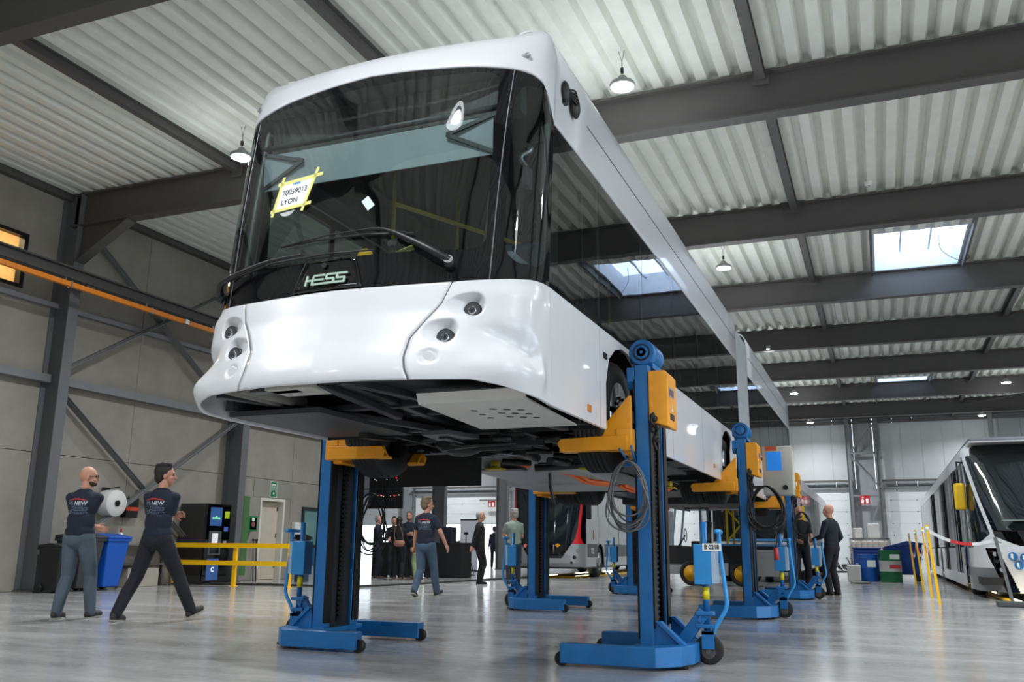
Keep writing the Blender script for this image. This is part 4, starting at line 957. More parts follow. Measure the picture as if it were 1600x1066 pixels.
    m = MB(); m.cyl((.51, -.055, .10), (.51, .055, .10), .02, n=12); m.cyl((.51, -.032, .1), (.51, .032, .1), .055, n=20); m.build('wheel_hub', mat('hub_brown_grey', '#5a5450', .5, .4), fk)
    for ob in [o for o in bpy.data.objects if o.parent == t and o.name.split('.')[0] in ('tow_post', 'pull_handle', 'caster_fork')]: ob.location.x -= .08
    return t
l1 = make_lift()
G = 'column lifts under the raised bus'
R = [((-1.775, 7.6, 0), 'blue column lift nearest the camera at the right front wheel, tagged B 0218'), ((-1.72, 13.15, 0), 'blue column lift at the right middle wheel, carrying the grey control cabinet'), ((-1.60, 18.5, 0), 'farthest blue column lift on the right side, beside two standing men')]
Lp = [((-4.88, 7.62, 0), 'blue column lift at the left front wheel, nearest on the left side'), ((-4.9, 13.25, 0), 'blue column lift at the left middle wheel in front of the red and silver bus'), ((-4.78, 18.6, 0), 'farthest blue column lift on the left side, mostly hidden by the near right lift')]
lifts = []
for i, (p, lab) in enumerate(R):
    o = l1 if i == 0 else dup(l1, p, 0, lab, G)
    o.location = p; o['label'] = lab; o['group'] = G; lifts.append(o)
for p, lab in Lp: lifts.append(dup(l1, p, PI, lab, G))
# number plate on the near right lift, reading B 0218
bx = lifts[0]
m = MB(); m.box(.418, -.076, .885, .567, -.071, .945); pl_ = m.build('number_plate', mat('white_tape', '#e6e6e2', .6, 0, .02), bx)
text('B 0218', .05, (.493, -.0775, .915), (PI/2, 0, 0), BT, bx, 'lettering', .0006, sx=.85, bold=.0016)
def coil(name, c, rx, rz, n, r, col, lab, seed=1, plug=None, yaw=0, hook=None):
    t = thing(name, lab, 'cable', c); rn = random.Random(seed); m = MB()
    for i in range(n):
        pts = []; a = rn.uniform(.8, 1.05); b = rn.uniform(.82, 1.06); dx = rn.uniform(-.03, .03); dy = rn.uniform(-.05, .04)
        for k in range(20):
            t_ = 2*PI*k/20; x = rx*a*math.sin(t_)*(1-.25*math.cos(t_)); z = -rz*b+rz*b*math.cos(t_)
            pts.append((x+dx*math.sin(t_*2), dy+.02*math.sin(3*t_+i), z))
        m.tube(cr(pts, 2, True), r, 6, closed=True)
    m.build('cable_loops', col, t)
    if plug:
        m = MB(); m.tube(cr([(rx*.3, -.02, -rz*1.7), (rx*.5, -.02, -rz*2.1), (rx*.4, 0, -rz*2.5)], 5), r, 6); m.build('cable_end', col, t)
        m = MB(); m.cyl((rx*.4, 0, -rz*2.5), (rx*.42, 0, -rz*2.5-.16), .028, .036, n=14); m.build('plug', mat('red_plug', '#b8372c', .5), t)
    if yaw: t.rotation_euler = (0, 0, yaw)
    return t
CG = mat('grey_cable', '#5e6062', .5); CK = mat('black_cable', '#17181a', .5)
coil('cable_coil', (-1.88, 7.2, 1.60), .155, .27, 9, .007, CG, 'coil of thin grey cable hung on the near right lift mast', 2)
coil('cable_coil', (-1.42, 12.8, 1.75), .24, .33, 8, .011, CK, 'coil of thick black cable with red plug on the middle right lift', 3, plug=True)
coil('cable_coil', (-1.36, 18.1, 1.6), .15, .25, 5, .009, CK, 'coil of black cable on the farthest right lift', 4)
coil('cable_coil', (-4.78, 8.05, 1.42), .15, .29, 7, .007, CK, 'coil of black cable hanging behind the left front lift mast', 5)
m = MB()
m.box(-1.95, 7.26, 1.56, -1.86, 7.30, 1.60); m.tube([(-1.9, 7.28, 1.60), (-1.94, 7.16, 1.70)], .01, 6); m.tube([(-1.84, 7.28, 1.60), (-1.84, 7.16, 1.72)], .01, 6); o = m.build('cable_hook', BLUE, None, (-1.9, 7.28, 1.56)); tag(o, 'blue cable hook on the near right lift mast', 'hook')
# grey control cabinet on the middle right lift
t = thing('control_cabinet', 'grey control cabinet with blue screen mounted on the middle right lift', 'cabinet', (-1.28, 13.3, 1.65))
m = MB(); m.box(-.20, -.15, 0, .20, .15, .68); m.build('housing', mat('cabinet_grey', '#a5a49e', .5), t, bev=.008)
m = MB(); m.box(-.14, -.156, .34, .06, -.15, .60); m.build('screen', mat('screen_blue', '#1f7fe0', .3, emit='#1f7fe0', es=.25), t)
m = MB(); m.box(-.15, -.155, .62, .0, -.15, .68); m.build('label_plate', mat('label_red', '#b4492e', .5), t)
m = MB(); m.cyl((.10, -.18, .10), (.10, -.15, .10), .035, n=16); m.build('main_switch', BLACKP, t)
m = MB(); m.box(.2, -.12, .08, .21, .12, .62); m.cyl((.21, .06, .16), (.23, .06, .16), .03, n=12); m.build('side_door', mat('cabinet_cream', '#cfcabb', .5), t)
m = MB(); m.box(-.36, -.03, .1, -.2, .03, .14); m.box(-.36, -.03, .5, -.2, .03, .54); m.build('mounting_arm', STEEL, t)
# ================================================================ people
from mathutils.bvhtree import BVHTree
def remesh(mb, vox, smooth=4, name='tmp'):
    me = bpy.data.meshes.new(name); me.from_pydata(mb.v, [], mb.f); me.update()
    ob = bpy.data.objects.new(name, me); COL.objects.link(ob)
    r = ob.modifiers.new('r', 'REMESH'); r.mode = 'VOXEL'; r.voxel_size = vox; r.use_smooth_shade = True
    if smooth: s_ = ob.modifiers.new('s', 'SMOOTH'); s_.factor = .5; s_.iterations = smooth
    dg = bpy.context.evaluated_depsgraph_get(); out = bpy.data.meshes.new_from_object(ob.evaluated_get(dg))
    bpy.data.objects.remove(ob); bpy.data.meshes.remove(me)
    return out
def as_obj(me, name, m, parent):
    me.materials.clear(); me.materials.append(m); me.name = name
    me.polygons.foreach_set('use_smooth', [True]*len(me.polygons))
    o = bpy.data.objects.new(name, me); COL.objects.link(o); o.parent = parent; return o
def cone(m, a, b, ra, rb, n=14, flat=1.0, axis=None):
    """closed capsule-like tapered limb"""
    a, b = Vector(a), Vector(b); d = b-a; L_ = d.length; d.normalize()
    u = axis or (Vector((0, 1, 0)) if abs(d.y) < .8 else Vector((1, 0, 0))); e1 = d.cross(u).normalized(); e2 = d.cross(e1)
    v = []; st = []
    for i in range(5): t = PI/2*i/4; st.append((-ra*math.cos(t), ra*math.sin(t)+1e-4))
    st += [(L_+rb*math.sin(PI/2*i/4), rb*math.cos(PI/2*i/4)+1e-4) for i in range(5)]
    for h_, r in st:
        for k in range(n): t = 2*PI*k/n; v.append(a+d*h_+e1*(r*math.cos(t))+e2*(r*flat*math.sin(t)))
    fs = [(i*n+k, i*n+(k+1) % n, (i+1)*n+(k+1) % n, (i+1)*n+k) for i in range(len(st)-1) for k in range(n)]
    fs += [tuple(range(n))[::-1], tuple((len(st)-1)*n+k for k in range(n))]
    m._a(v, fs)
def ik(a, b, l1, l2, pole):
    a, b = Vector(a), Vector(b); d = b-a; L_ = min(d.length, (l1+l2)*.999); dn = d.normalized(); b = a+dn*L_
    x = (l1*l1-l2*l2+L_*L_)/(2*L_); h_ = math.sqrt(max(l1*l1-x*x, 0)); p = Vector(pole); p = (p-dn*p.dot(dn)).normalized()
    return a+dn*x+p*h_, b
SKIN = mat('skin', '#c08a72', .5, 0, .05, 10)
JEANS = mat('blue_jeans', '#3f5266', .85, 0, .18, 9, .2, 60); JEANSD = mat('dark_jeans', '#20262f', .85, 0, .15, 9)
NAVY = mat('navy_cotton', '#131c2e', .85, 0, .12, 8, .15, 40); DTRO = mat('dark_navy_trousers', '#14161f', .85, 0, .14, 8, .15, 40)
BLKC = mat('black_cloth', '#0d0d10', .85, 0, .15, 8); GREENC = mat('grey_green_shirt', '#7c8a80', .85, 0, .1, 8); KHAKI = mat('green_khaki', '#7f9068', .85, 0, .12, 8)
DENIM = mat('mid_denim', '#3b5a86', .85, 0, .15, 8); SHIRTW = mat('white_shirt', '#d9dde0', .8)
SHOE = mat('dark_shoe', '#26241f', .6, 0, .15, 15); SHOEW = mat('white_shoe', '#cfcfcd', .6); SHOEB = mat('brown_shoe', '#5d4234', .55); SOLE = mat('pale_sole', '#8f8d84', .6)
HAIRD = mat('dark_brown_hair', '#1d1714', .6, 0, .3, 40, .5, 120); HAIRG = mat('grey_hair', '#8d8a85', .6, 0, .2, 40, .5, 120); HAIRB = mat('fair_brown_hair', '#6d5a45', .6, 0, .2, 40, .5, 120); HAIRBLK = mat('black_hair', '#0e0c0c', .5, 0, .3, 40)
def person(label, loc, ang, h=1.78, feet=None, hands=None, lean=(0, 0), hyaw=0, hpitch=0, top=NAVY, bottom=JEANS, shoe=SHOE, hair=None, hairm=None, sleeve='short', jacket=False, near=False, beard=None, glasses=False, wide=1.0, twist=0, hip=None, curl=.6, polesh=None, cuff=False, group=None):
    """ang: heading in degrees from +x; feet: [(x, y, lift, pitch)] right then left in local metres; hands: targets or None"""
    k = h/1.78; vox = .0085 if near else .013
    t = thing('person', label, 'person', loc, math.radians(ang-90), group); V = Vector
    feet = feet or [(.11, .0, 0, 0), (-.11, .03, 0, 0)]
    hipz = hip or .94
    pelvis = V((0, 0, hipz)); lx, ly = lean
    chest = V((lx*.6, ly*.6, hipz+.36)); neckb = V((lx, ly, hipz+.56)); head = neckb+V((lx*.2, ly*.3+.025, .17))
    tw = math.radians(twist); sx = V((math.cos(tw), math.sin(tw), 0))
    sh = [neckb+sx*.163*wide+V((0, 0, -.08)), neckb-sx*.163*wide+V((0, 0, -.075))]
    hp = [V((.09, 0, hipz-.02)), V((-.09, 0, hipz-.02))]
    ankles = []; legs = []
    for i, (fx, fy, fz, pitch) in enumerate(feet):
        a = V((fx, fy, .085+fz)); kn, an = ik(hp[i], a, .43, .425, (.12*(1 if i == 0 else -1), 1, 0)); legs.append((hp[i], kn, an)); ankles.append((an, pitch))
    arms = []
    for i in range(2):
        sg = 1 if i == 0 else -1
        tgt = (hands or [None, None])[i] or (sg*.27*wide+lx, ly+.05, hipz-.13)
        pl = (polesh or [None, None])[i] or (sg*.5, -1, -.3)
        el, wr = ik(sh[i], tgt, .285, .25, pl); arms.append((sh[i], el, wr))
    def S_(m): m.v = [tuple(V(p)*k) for p in m.v]; return m
    # ---- body
    m = MB()
    cone(m, neckb+V((0, -.01, -.06)), head+V((0, -.02, -.06)), .06, .054)
    m.ell(chest+V((0, 0, .03)), (.155*wide, .105, .2), 18, 12); m.ell(pelvis+V((0, 0, .06)), (.15*wide, .1, .15), 18, 12); cone(m, pelvis+V((0, 0, .1)), chest, .115, .125)
    for i in range(2):
        a, b, c = arms[i]; cone(m, a, b, .05, .04); cone(m, b, c, .041, .028)
        cone(m, sh[i], neckb+V((0, 0, -.03)), .05, .055)
        a, b, c = legs[i]; cone(m, a, b, .075, .05); cone(m, b, c, .052, .036); an, pitch = ankles[i]
        d = V((0, math.cos(math.radians(pitch)), math.sin(math.radians(pitch)))); cone(m, an+V((0, 0, -.03)), an+V((0, 0, -.035))+d*.05, .03, .026)
        # hand
        a, b, c = arms[i]; f = (c-b).normalized(); sg = 1 if i == 0 else -1
        inn = V((-sg, 0, 0)); inn = (inn-f*inn.dot(f)).normalized(); side_ = f.cross(inn).normalized()   # palm faces inward, side_ spans the knuckles
        if side_.y < 0: side_ = -side_
        pc = c+f*.045
        cone(m, c+f*.01, c+f*.07+side_*.012, .027, .027, flat=1, axis=inn); cone(m, c+f*.02-side_*.022, c+f*.078-side_*.026, .019, .017); cone(m, c+f*.02+side_*.018, c+f*.078+side_*.026, .019, .017)
        cu = curl
        for q, (off, ln) in enumerate(((.031, .070), (.011, .078), (-.010, .073), (-.030, .058))):
            p = c+f*.082+side_*off; dd = f; r0 = .0095 if near else .0105
            for s2 in range(3):
                an_ = cu*(.5+.35*s2); d2 = (f*math.cos(an_*(s2+1)*.55)+inn*math.sin(an_*(s2+1)*.55)).normalized(); l_ = ln*(.45, .31, .24)[s2]; cone(m, p, p+d2*l_, r0, r0*.92, 8); p = p+d2*l_
        p = c+f*.03+side_*.028; d2 = (f*.6+side_*.7+inn*.35).normalized(); cone(m, p, p+d2*.038, .013, .011, 8); p = p+d2*.038; d2 = (f*.85+side_*.25+inn*.4).normalized(); cone(m, p, p+d2*.03, .011, .009, 8)
    # head
    hm = MB(); hm.ell((0, -.012, .03), (.077, .096, .098), 20, 14); hm.ell((0, .022, -.035), (.06, .068, .078), 18, 12); hm.ell((0, .05, -.085), (.028, .025, .022), 10, 8)
    cone(hm, (0, .088, .012), (0, .108, -.022), .009, .014, 8); hm.ell((0, .078, .035), (.045, .018, .012), 12, 8); hm.ell((0, .086, -.052), (.024, .012, .010), 10, 6)
    for s_ in (1, -1): hm.ell((s_*.078, -.008, -.005), (.011, .02, .032), 10, 8); hm.ell((s_*.04, .065, -.02), (.02, .02, .018), 10, 8)
    RH = Matrix.Rotation(math.radians(-hyaw), 4, 'Z') @ Matrix.Rotation(math.radians(hpitch), 4, 'X')
    T = Matrix.Translation(head) @ RH @ Matrix.Scale(1.07, 4)
    hm.v = [tuple(T @ V(p)) for p in hm.v]; m._a(hm.v, hm.f)
    body = as_obj(remesh(S_(m), vox*.8 if near else vox, 3), 'body', SKIN, t)
    def hobj(name, mb, mt, vx=None, smooth=2, par=None):
        mb.v = [tuple((T @ V(p))*k) for p in mb.v]
        if vx: return as_obj(remesh(mb, vx, smooth), name, mt, par or t)
        return mb.build(name, mt, par or t)
    if hair:
        m = MB()
        if hair == 'short': m.ell((0, -.022, .045), (.084, .102, .098), 20, 14); m.ell((0, -.055, -.01), (.076, .062, .075), 16, 10); m.ell((0, .03, .105), (.06, .05, .035), 14, 8)
        elif hair == 'messy':
            m.ell((0, -.02, .05), (.09, .108, .1), 20, 14); m.ell((0, -.055, -.01), (.08, .065, .08), 16, 10)
            for i in range(16): a = i*2.4; m.ell((.06*math.cos(a), -.02+.07*math.sin(a), .115+.012*math.sin(i*5)), (.03, .03, .028), 8, 6)
        elif hair == 'receding': m.ell((0, -.035, .03), (.083, .09, .088), 20, 14); m.ell((0, -.06, -.015), (.074, .055, .07), 16, 10)
        elif hair == 'long': m.ell((0, -.022, .045), (.088, .106, .1), 20, 14); m.ell((0, -.06, -.06), (.085, .065, .14), 16, 12)
        # keep the face free: carve by dropping vertices in front
        m.v = [(x, min(y, .055) if z > .06 else min(y, -.0+.35*max(0, z)), z) for x, y, z in m.v]
        hobj('hair', m, hairm or HAIRD, .010, 2)
    if beard:
        m = MB(); m.ell((0, .018, -.060), (.064, .068, .05), 16, 10); m.ell((0, .075, -.07), (.028, .022, .028), 10, 8); m.v = [(x, y, min(z, -.04)) for x, y, z in m.v]; hobj('beard', m, beard, .009, 2)
    if glasses:
        m = MB()
        for s_ in (1, -1): m.lathe([(.022, -.002), (.025, 0), (.022, .002)], (s_*.033, .098, .012), 'y', 16, close=True); m.bar((s_*.055, .098, .018), (s_*.078, -.0, .012), .003, .005)
        m.bar((-.01, .1, .014), (.01, .1, .014), .003, .003); hobj('glasses', m, BLACKP)
    m = MB()
    for s_ in (1, -1): m.ell((s_*.031, .0795, .012), (.013, .01, .008), 10, 6)
    hobj('eyes', m, mat('eye_dark', '#2a211d', .3))
    # ---- trousers
    m = MB(); m.ell(pelvis+V((0, 0, .02)), (.172*wide, .125, .14), 20, 12); m.ell(pelvis+V((0, -.045, -.02)), (.135*wide, .095, .11), 16, 10)
    for i in range(2):
        a, b, c = legs[i]; cone(m, a+V((0, 0, .02)), b, .106*wide, .077, 16); cone(m, b, b+(c-b)*.4+V((0, -.012, 0)), .076, .074, 16); cone(m, b+(c-b)*.4+V((0, -.012, 0)), c+V((0, 0, -.01)), .074, .062, 16)
    tr = as_obj(remesh(S_(m), vox, 5), 'trousers', bottom, t)
    # ---- shoes
    for i in range(2):
        an, pitch = ankles[i]; m = MB(); c_, s2 = math.cos(math.radians(pitch)), math.sin(math.radians(pitch))
        cone(m, (0, -.03, -.03), (0, .15, -.045), .045, .032, 12, flat=.9); cone(m, (0, -.045, -.04), (0, .14, -.055), .036, .036, 12, flat=1.0); cone(m, (0, 0, .02), (0, -.02, -.03), .045, .045, 12)
        m.v = [(x, y, max(z, -.078)) for x, y, z in m.v]; yaw = math.radians(-8 if i == 0 else 8)
        R_ = Matrix.Translation(an) @ Matrix.Rotation(yaw, 4, 'Z') @ Matrix.Rotation(math.radians(pitch), 4, 'X'); m.v = [tuple(R_ @ V(p)) for p in m.v]
        so = as_obj(remesh(S_(m), vox, 2), 'shoe', shoe, t)
        m = MB(); m.prism([(-.04, -.06), (.035, -.07), (.045, .05), (.03, .16), (0, .185), (-.03, .16), (-.045, .05)], 'z', -.085, -.066); m.v = [tuple((R_ @ V(p))*k) for p in m.v]; m.build('sole', SOLE, so)
    # ---- top
    m = MB(); lo = -.02 if not jacket else -.10
    m.ell(chest+V((0, -.005, .04)), (.185*wide, .128, .205), 20, 14); cone(m, pelvis+V((0, 0, .11)), chest+V((0, 0, .02)), .132*wide, .138*wide, 18); m.ell(pelvis+V((0, 0, .20)), (.168*wide, .125, .2), 20, 12)
    m.ell(pelvis+V((0, 0, .07+lo*.3)), (.178*wide, .132, .13-lo*.5), 20, 12)
    for i in range(2):
        a, b, c = arms[i]; cone(m, sh[i], neckb+V((0, -.005, -.045)), .066, .066)
        if sleeve == 'short': cone(m, a, a+(b-a)*.60, .064, .060, 14)
        else: cone(m, a, b, .068, .052, 14); cone(m, b, b+(c-b)*.95, .052, .042, 14)
    m.v = [(x, y, max(z, hipz+lo+.0)) for x, y, z in m.v]
    shirt = as_obj(remesh(S_(m), vox, 4), 'jacket' if jacket else 'shirt', top, t)
    if jacket:
        m = MB(); m.lathe([(.058, 0), (.064, .035), (.058, .04)], (0, 0, 0), n=16); m.v = [tuple((V(p)+neckb+V((0, 0, -.02)))*k) for p in m.v]; m.build('collar', SHIRTW, t)
    t['_k'] = k; del t['_k']
    return t, shirt, body, dict(k=k, chest=chest, neckb=neckb, hipz=hipz, arms=arms, twist=tw)
def project(mesh_obj, shirt, origin, direction):
    """wrap a flat print on the back of a shirt"""
    bv = BVHTree.FromPolygons([v.co for v in shirt.data.vertices], [p.vertices for p in shirt.data.polygons])
    for v in mesh_obj.data.vertices:
        lift = v.co.y if abs(v.co.y) < .01 else 0
        hit = bv.ray_cast(Vector((v.co.x, -1, v.co.z)), Vector((0, 1, 0)))
        if hit[0]: v.co.y = hit[0].y-.004
def back_print(shirt, info, t, zoff=0):
    zc = (info['neckb'].z-.20+zoff)*info['k']
    RED = mat('print_red', '#c03a3a', .7, 0, 0); WH = mat('print_white', '#b9bec8', .7, 0, 0); PG = mat('print_grey', '#5f6a7e', .7, 0, .3, 90)
    parts = []
    m = MB(); n = 24
    v = []; 
    for i in range(n+1):
        u = i/n; x = -.13+.26*u; z = zc+.085+.018*math.sin(PI*u); v += [(x, 0, z-.004), (x, 0, z+.012*(.4+.6*math.sin(PI*u)))]
    m._a(v, [(2*i, 2*i+2, 2*i+3, 2*i+1) for i in range(n)]); parts.append(m.build('red_arc_print', RED, t))
    def txt(s_, size, x, z, mt, sx=1.0):
        cu = bpy.data.curves.new('print', 'FONT'); cu.body = s_; cu.size = size; cu.align_x = 'CENTER'; cu.align_y = 'CENTER'; cu.offset = .0018
        o = bpy.data.objects.new('print', cu); COL.objects.link(o); me = bpy.data.meshes.new_from_object(o.evaluated_get(bpy.context.evaluated_depsgraph_get())); bpy.data.objects.remove(o); bpy.data.curves.remove(cu)
        for q in me.vertices: q.co = Vector((x+q.co.x*sx, 0, z+q.co.y))
        me.materials.clear(); me.materials.append(mt); me.name = 'lettering'; o = bpy.data.objects.new('lettering', me); COL.objects.link(o); o.parent = t; parts.append(o)
    txt('NEW', .062, .06, zc+.052, WH, 1.05)
    m = MB(); rn = random.Random(4)
    for r in range(6):
        z = zc+.014-r*.019; x = .0
        while x < .12:
            w_ = rn.uniform(.010, .03); m._a([(x, 0, z), (x+w_, 0, z), (x+w_, 0, z+.009), (x, 0, z+.009)], [(0, 1, 2, 3)]); x += w_+.006
    parts.append(m.build('fine_print', PG, t))
    m = MB()
    for i in range(40):
        x = -.125+rn.random()*.105; z = zc-.085+rn.random()*.15; w_ = rn.uniform(.008, .03); h_ = rn.uniform(.004, .018); m._a([(x, 0, z), (x+w_, 0, z), (x+w_, 0, z+h_), (x, 0, z+h_)], [(0, 1, 2, 3)])
    parts.append(m.build('picture_print', PG, t))
    for p in parts: project(p, shirt, None, None)
NECK = None
# the two men walking at the left
t1, s1, b1, i1 = person('bald bearded person with glasses in navy t-shirt and faded jeans, walking at the left', (-9.25, 8.55, 0), 98, 1.82, twist=8, feet=[(.16, .14, .0, 4), (-.10, -.12, .0, 0)], hands=[(-.06, .20, 1.12), (.04, .22, 1.08)], hyaw=55, lean=(0, .02), bottom=mat('faded_grey_jeans', '#48545f', .85, 0, .2, 7, .2, 60), beard=mat('brown_beard', '#3d2a20', .7, 0, .3, 60), glasses=True, near=True, wide=1.08, shoe=mat('black_trainer', '#1b1b1c', .6))
back_print(s1, i1, t1)
t2, s2_, b2, i2 = person('dark-haired person in navy t-shirt and dark work trousers striding with arms crossed', (-8.2, 8.75, 0), 92, 1.88, twist=10, feet=[(.30, .34, .015, 18), (-.26, -.24, .0, -4)], hands=[(-.12, .15, 1.20), (.05, .17, 1.17)], hyaw=50, lean=(0, .02), hip=.90, bottom=DTRO, hair='messy', hairm=HAIRD, near=True, polesh=[(1, -.4, -.6), (-1, -.4, -.6)], shoe=mat('brown_black_trainer', '#2a2620', .6))
back_print(s2_, i2, t2)
t3, s3, b3, i3 = person('fair-haired person in navy t-shirt and blue jeans walking below the bus', (-7.9, 15.3, 0), 88, 1.80, feet=[(.09, .30, .0, 12), (-.09, -.22, .03, -20)], hands=[(.36, .12, .92), (-.30, .10, .86)], hyaw=40, hip=.91, hair='messy', hairm=HAIRB, near=True, wide=1.05, polesh=[(.6, -1, 0), (-.6, -1, 0)])
back_print(s3, i3, t3)
G8 = None
person('bald person in black suit standing with hands clasped behind the back', (-9.2, 20.7, 0), 40, 1.74, hands=[(.06, -.20, .90), (-.03, -.21, .88)], top=BLKC, bottom=BLKC, shoe=BLKC, sleeve='long', jacket=True, hair='receding', hairm=HAIRG, hyaw=10, polesh=[(1, -.5, 0), (-1, -.5, 0)])
person('grey curly-haired person in a grey-green shirt and dark jeans seen from behind', (-8.45, 21.1, 0), 118, 1.80, hands=[(.1, .30, 1.22), (-.18, .30, 1.15)], top=GREENC, bottom=JEANSD, hair='messy', hairm=HAIRG, hyaw=-30, wide=1.05)
person('person in navy suit with grey hair, leftmost of the group below the bus', (-13.2, 22.6, 0), 20, 1.74, top=NAVY, bottom=DTRO, shoe=SHOEB, sleeve='long', jacket=True, hair='receding', hairm=HAIRG, hands=[(.12, .3, 1.1), (-.3, .05, .85)])
person('person in dark clothes and white shoes behind the navy suit in the group', (-13.25, 23.6, 0), 300, 1.72, top=BLKC, bottom=DTRO, shoe=SHOEW, sleeve='long', hair='short', hands=[(.15, .3, 1.15), (-.1, .3, 1.12)])
wt, ws_, wb_, wi = person('person all in black with long dark hair and a tan shoulder bag, seen from behind', (-12.3, 22.2, 0), 105, 1.66, top=BLKC, bottom=BLKC, shoe=SHOEB, sleeve='long', hair='long', hairm=HAIRBLK, wide=.92, hands=[(.12, .3, 1.15), (-.12, .3, 1.12)])
person('tall person in dark polo shirt with arms folded, facing the camera', (-12.75, 23.6, 0), 285, 1.86, top=NAVY, bottom=DTRO, shoe=SHOEB, hair='short', hairm=HAIRB, beard=HAIRB, hands=[(-.06, .25, 1.2), (.08, .26, 1.18)], polesh=[(1, -.4, -.6), (-1, -.4, -.6)])
person('person in black blazer and light green trousers at the right of the group', (-11.75, 22.4, 0), 165, 1.76, top=BLKC, bottom=KHAKI, shoe=SHOEB, sleeve='long', jacket=True, hair='receding', hairm=HAIRD, hands=[(.2, .3, 1.1), (-.26, .05, .85)])
person('person in checked pink shirt and jeans outside the open door', (-17.9, 37.0, 0), 270, 1.74, top=mat('pink_check', '#b08d8d', .8, 0, .3, 60), bottom=DENIM, hair='short', hairm=HAIRG, hands=[(.1, .3, 1.1), (-.1, .3, 1.1)])
person('person in dark jacket and jeans next to the pink shirt by the open door', (-17.3, 37.2, 0), 190, 1.78, top=mat('dark_olive_jacket', '#3b3833', .8), bottom=DENIM, sleeve='long', hair='short', hairm=HAIRD, hands=[(.1, .3, 1.1), (-.1, .3, 1.1)])
person('bald person in blue denim jacket and jeans behind the steel column', (-15.0, 36.4, 0), 170, 1.72, top=DENIM, bottom=DENIM, sleeve='long', hair='receding', hairm=HAIRG, hands=[(.1, .35, 1.25), (-.1, .3, 1.1)])
person('person in dark navy jacket half hidden behind the denim jacket', (-15.7, 36.9, 0), 100, 1.76, top=NAVY, bottom=DTRO, sleeve='long', hair='short', hairm=HAIRD)
person('bald person in dark work jacket standing with back turned by the far right lift', (-.95, 19.9, 0), 150, 1.80, top=mat('dark_blue_workwear', '#161d29', .85, 0, .12, 8), bottom=DTRO, shoe=SHOE, sleeve='long', hyaw=-15, hands=[(.24, .12, .98), (-.2, .28, 1.1)], wide=1.05)
person('bearded person with glasses in dark clothes talking, facing the camera', (-1.62, 20.7, 0), 285, 1.80, top=BLKC, bottom=DTRO, shoe=SHOE, sleeve='short', hyaw=-10, beard=HAIRB, glasses=True, hair='receding', hairm=HAIRB, hands=[(.1, .32, 1.08), (-.16, .3, 1.05)])
# tan shoulder bag held by the person in black
m = MB(); m.ell((0, 0, 0), (.16, .06, .11), 16, 10); m.v = [(x, y, max(-.09, min(.075, z))) for x, y, z in m.v]
bag = thing('shoulder_bag', 'tan leather shoulder bag hanging at the back of the person in black', 'bag', (-12.17, 22.0, .98), .2)
m.build('pouch', mat('tan_leather', '#9a6a58', .5), bag); m = MB(); m.tube(cr([(-.12, 0, .06), (-.16, .03, .3), (-.12, .1, .48)], 5), .008, 6); m.tube(cr([(.12, 0, .06), (.06, .03, .3), (-.06, .1, .5)], 5), .008, 6); m.build('strap', mat('tan_strap', '#7d5a49', .6), bag)
m = MB(); m.lathe([(.034, -.008), (.037, 0), (.034, .008)], (0, 0, 0), n=16); w_ = i3['arms'][1][2]
# ================================================================ along the left wall
def wheelie_bin(col, label, loc, rz, sc=1.0, lidm=None):
    t = thing('wheeled_bin', label, 'bin', loc, rz); mt = mat('bin_'+col, col, .45, 0, .06)
    m = MB(); w0, d0, w1, d1 = .20, .23, .28, .34
    v = [(-w0, -d0, .06), (w0, -d0, .06), (w0, d0, .06), (-w0, d0, .06), (-w1, -d1, .98), (w1, -d1, .98), (w1, d1, .98), (-w1, d1, .98)]
    m._a(v, [(0, 3, 2, 1), (4, 5, 6, 7), (0, 1, 5, 4), (1, 2, 6, 5), (2, 3, 7, 6), (3, 0, 4, 7)]); m.build('body', mt, t, bev=.03)
    m = MB(); m.box(-.3, -.36, .94, .3, .36, 1.0); m.build('rim', mt, t, bev=.01)
    m = MB(); m.prism([(-.38, 1.0), (-.38, 1.03), (0, 1.09), (.35, 1.05), (.35, 1.0)], 'x', -.305, .305); lid = m.build('lid', lidm or mt, t, bev=.012)
    for s_ in (1, -1): m = MB(); m.cyl((s_*.22, .25, .10), (s_*.27, .25, .10), .10, n=20); m.build('wheel', BLACKP, t)
    m = MB(); m.tube([(-.2, .36, 1.0), (-.2, .42, .98), (.2, .42, .98), (.2, .36, 1.0)], .014, 8); m.build('handle', BLACKP, t)
    t.scale = (sc, sc, sc); return t
wheelie_bin('#1457b8', 'blue wheeled bin behind the walking bald person', (-14.42, 14.02, 0), PI/2)
wheelie_bin('#3a3c3e', 'dark grey wheeled bin left of the blue bin', (-14.42, 13.38, 0), PI/2)
wheelie_bin('#1d1e20', 'small black wheeled bin by the steel column at the left', (-14.2, 12.72, 0), PI/2, .82)
m = MB(); m.box(-.012, -.05, -.09, 0, .05, .09); m.box
t = thing('workbench', 'grey wall workbench behind the blue bin', 'bench', (-14.75, 15.55, 0))
m = MB(); m.box(-.38, -.80, .86, .0, .8, .9); m.build('top', mat('bench_grey', '#6f7274', .5), t, bev=.004)
for x in (-.34, -.04):
    for y in (-.76, .76): m = MB(); m.box(x-.02, y-.02, 0, x+.02, y+.02, .86); m.build('leg', STEEL, t)
m = MB(); m.box(-.36, -.75, .45, -.02, .75, .48); m.build('shelf', STEEL, t)
m = MB(); m.box(-.3, -.45, .0, .0, .45, .38); m.box(-.28, -.43, .38, -.02, .43, .40); o = m.build('storage_crate', mat('crate_beige', '#a8a296', .6), None, (0, 0, 0), bev=.01); o.location = (-14.8, 15.5, 0); tag(o, 'beige crate under the grey workbench', 'crate')
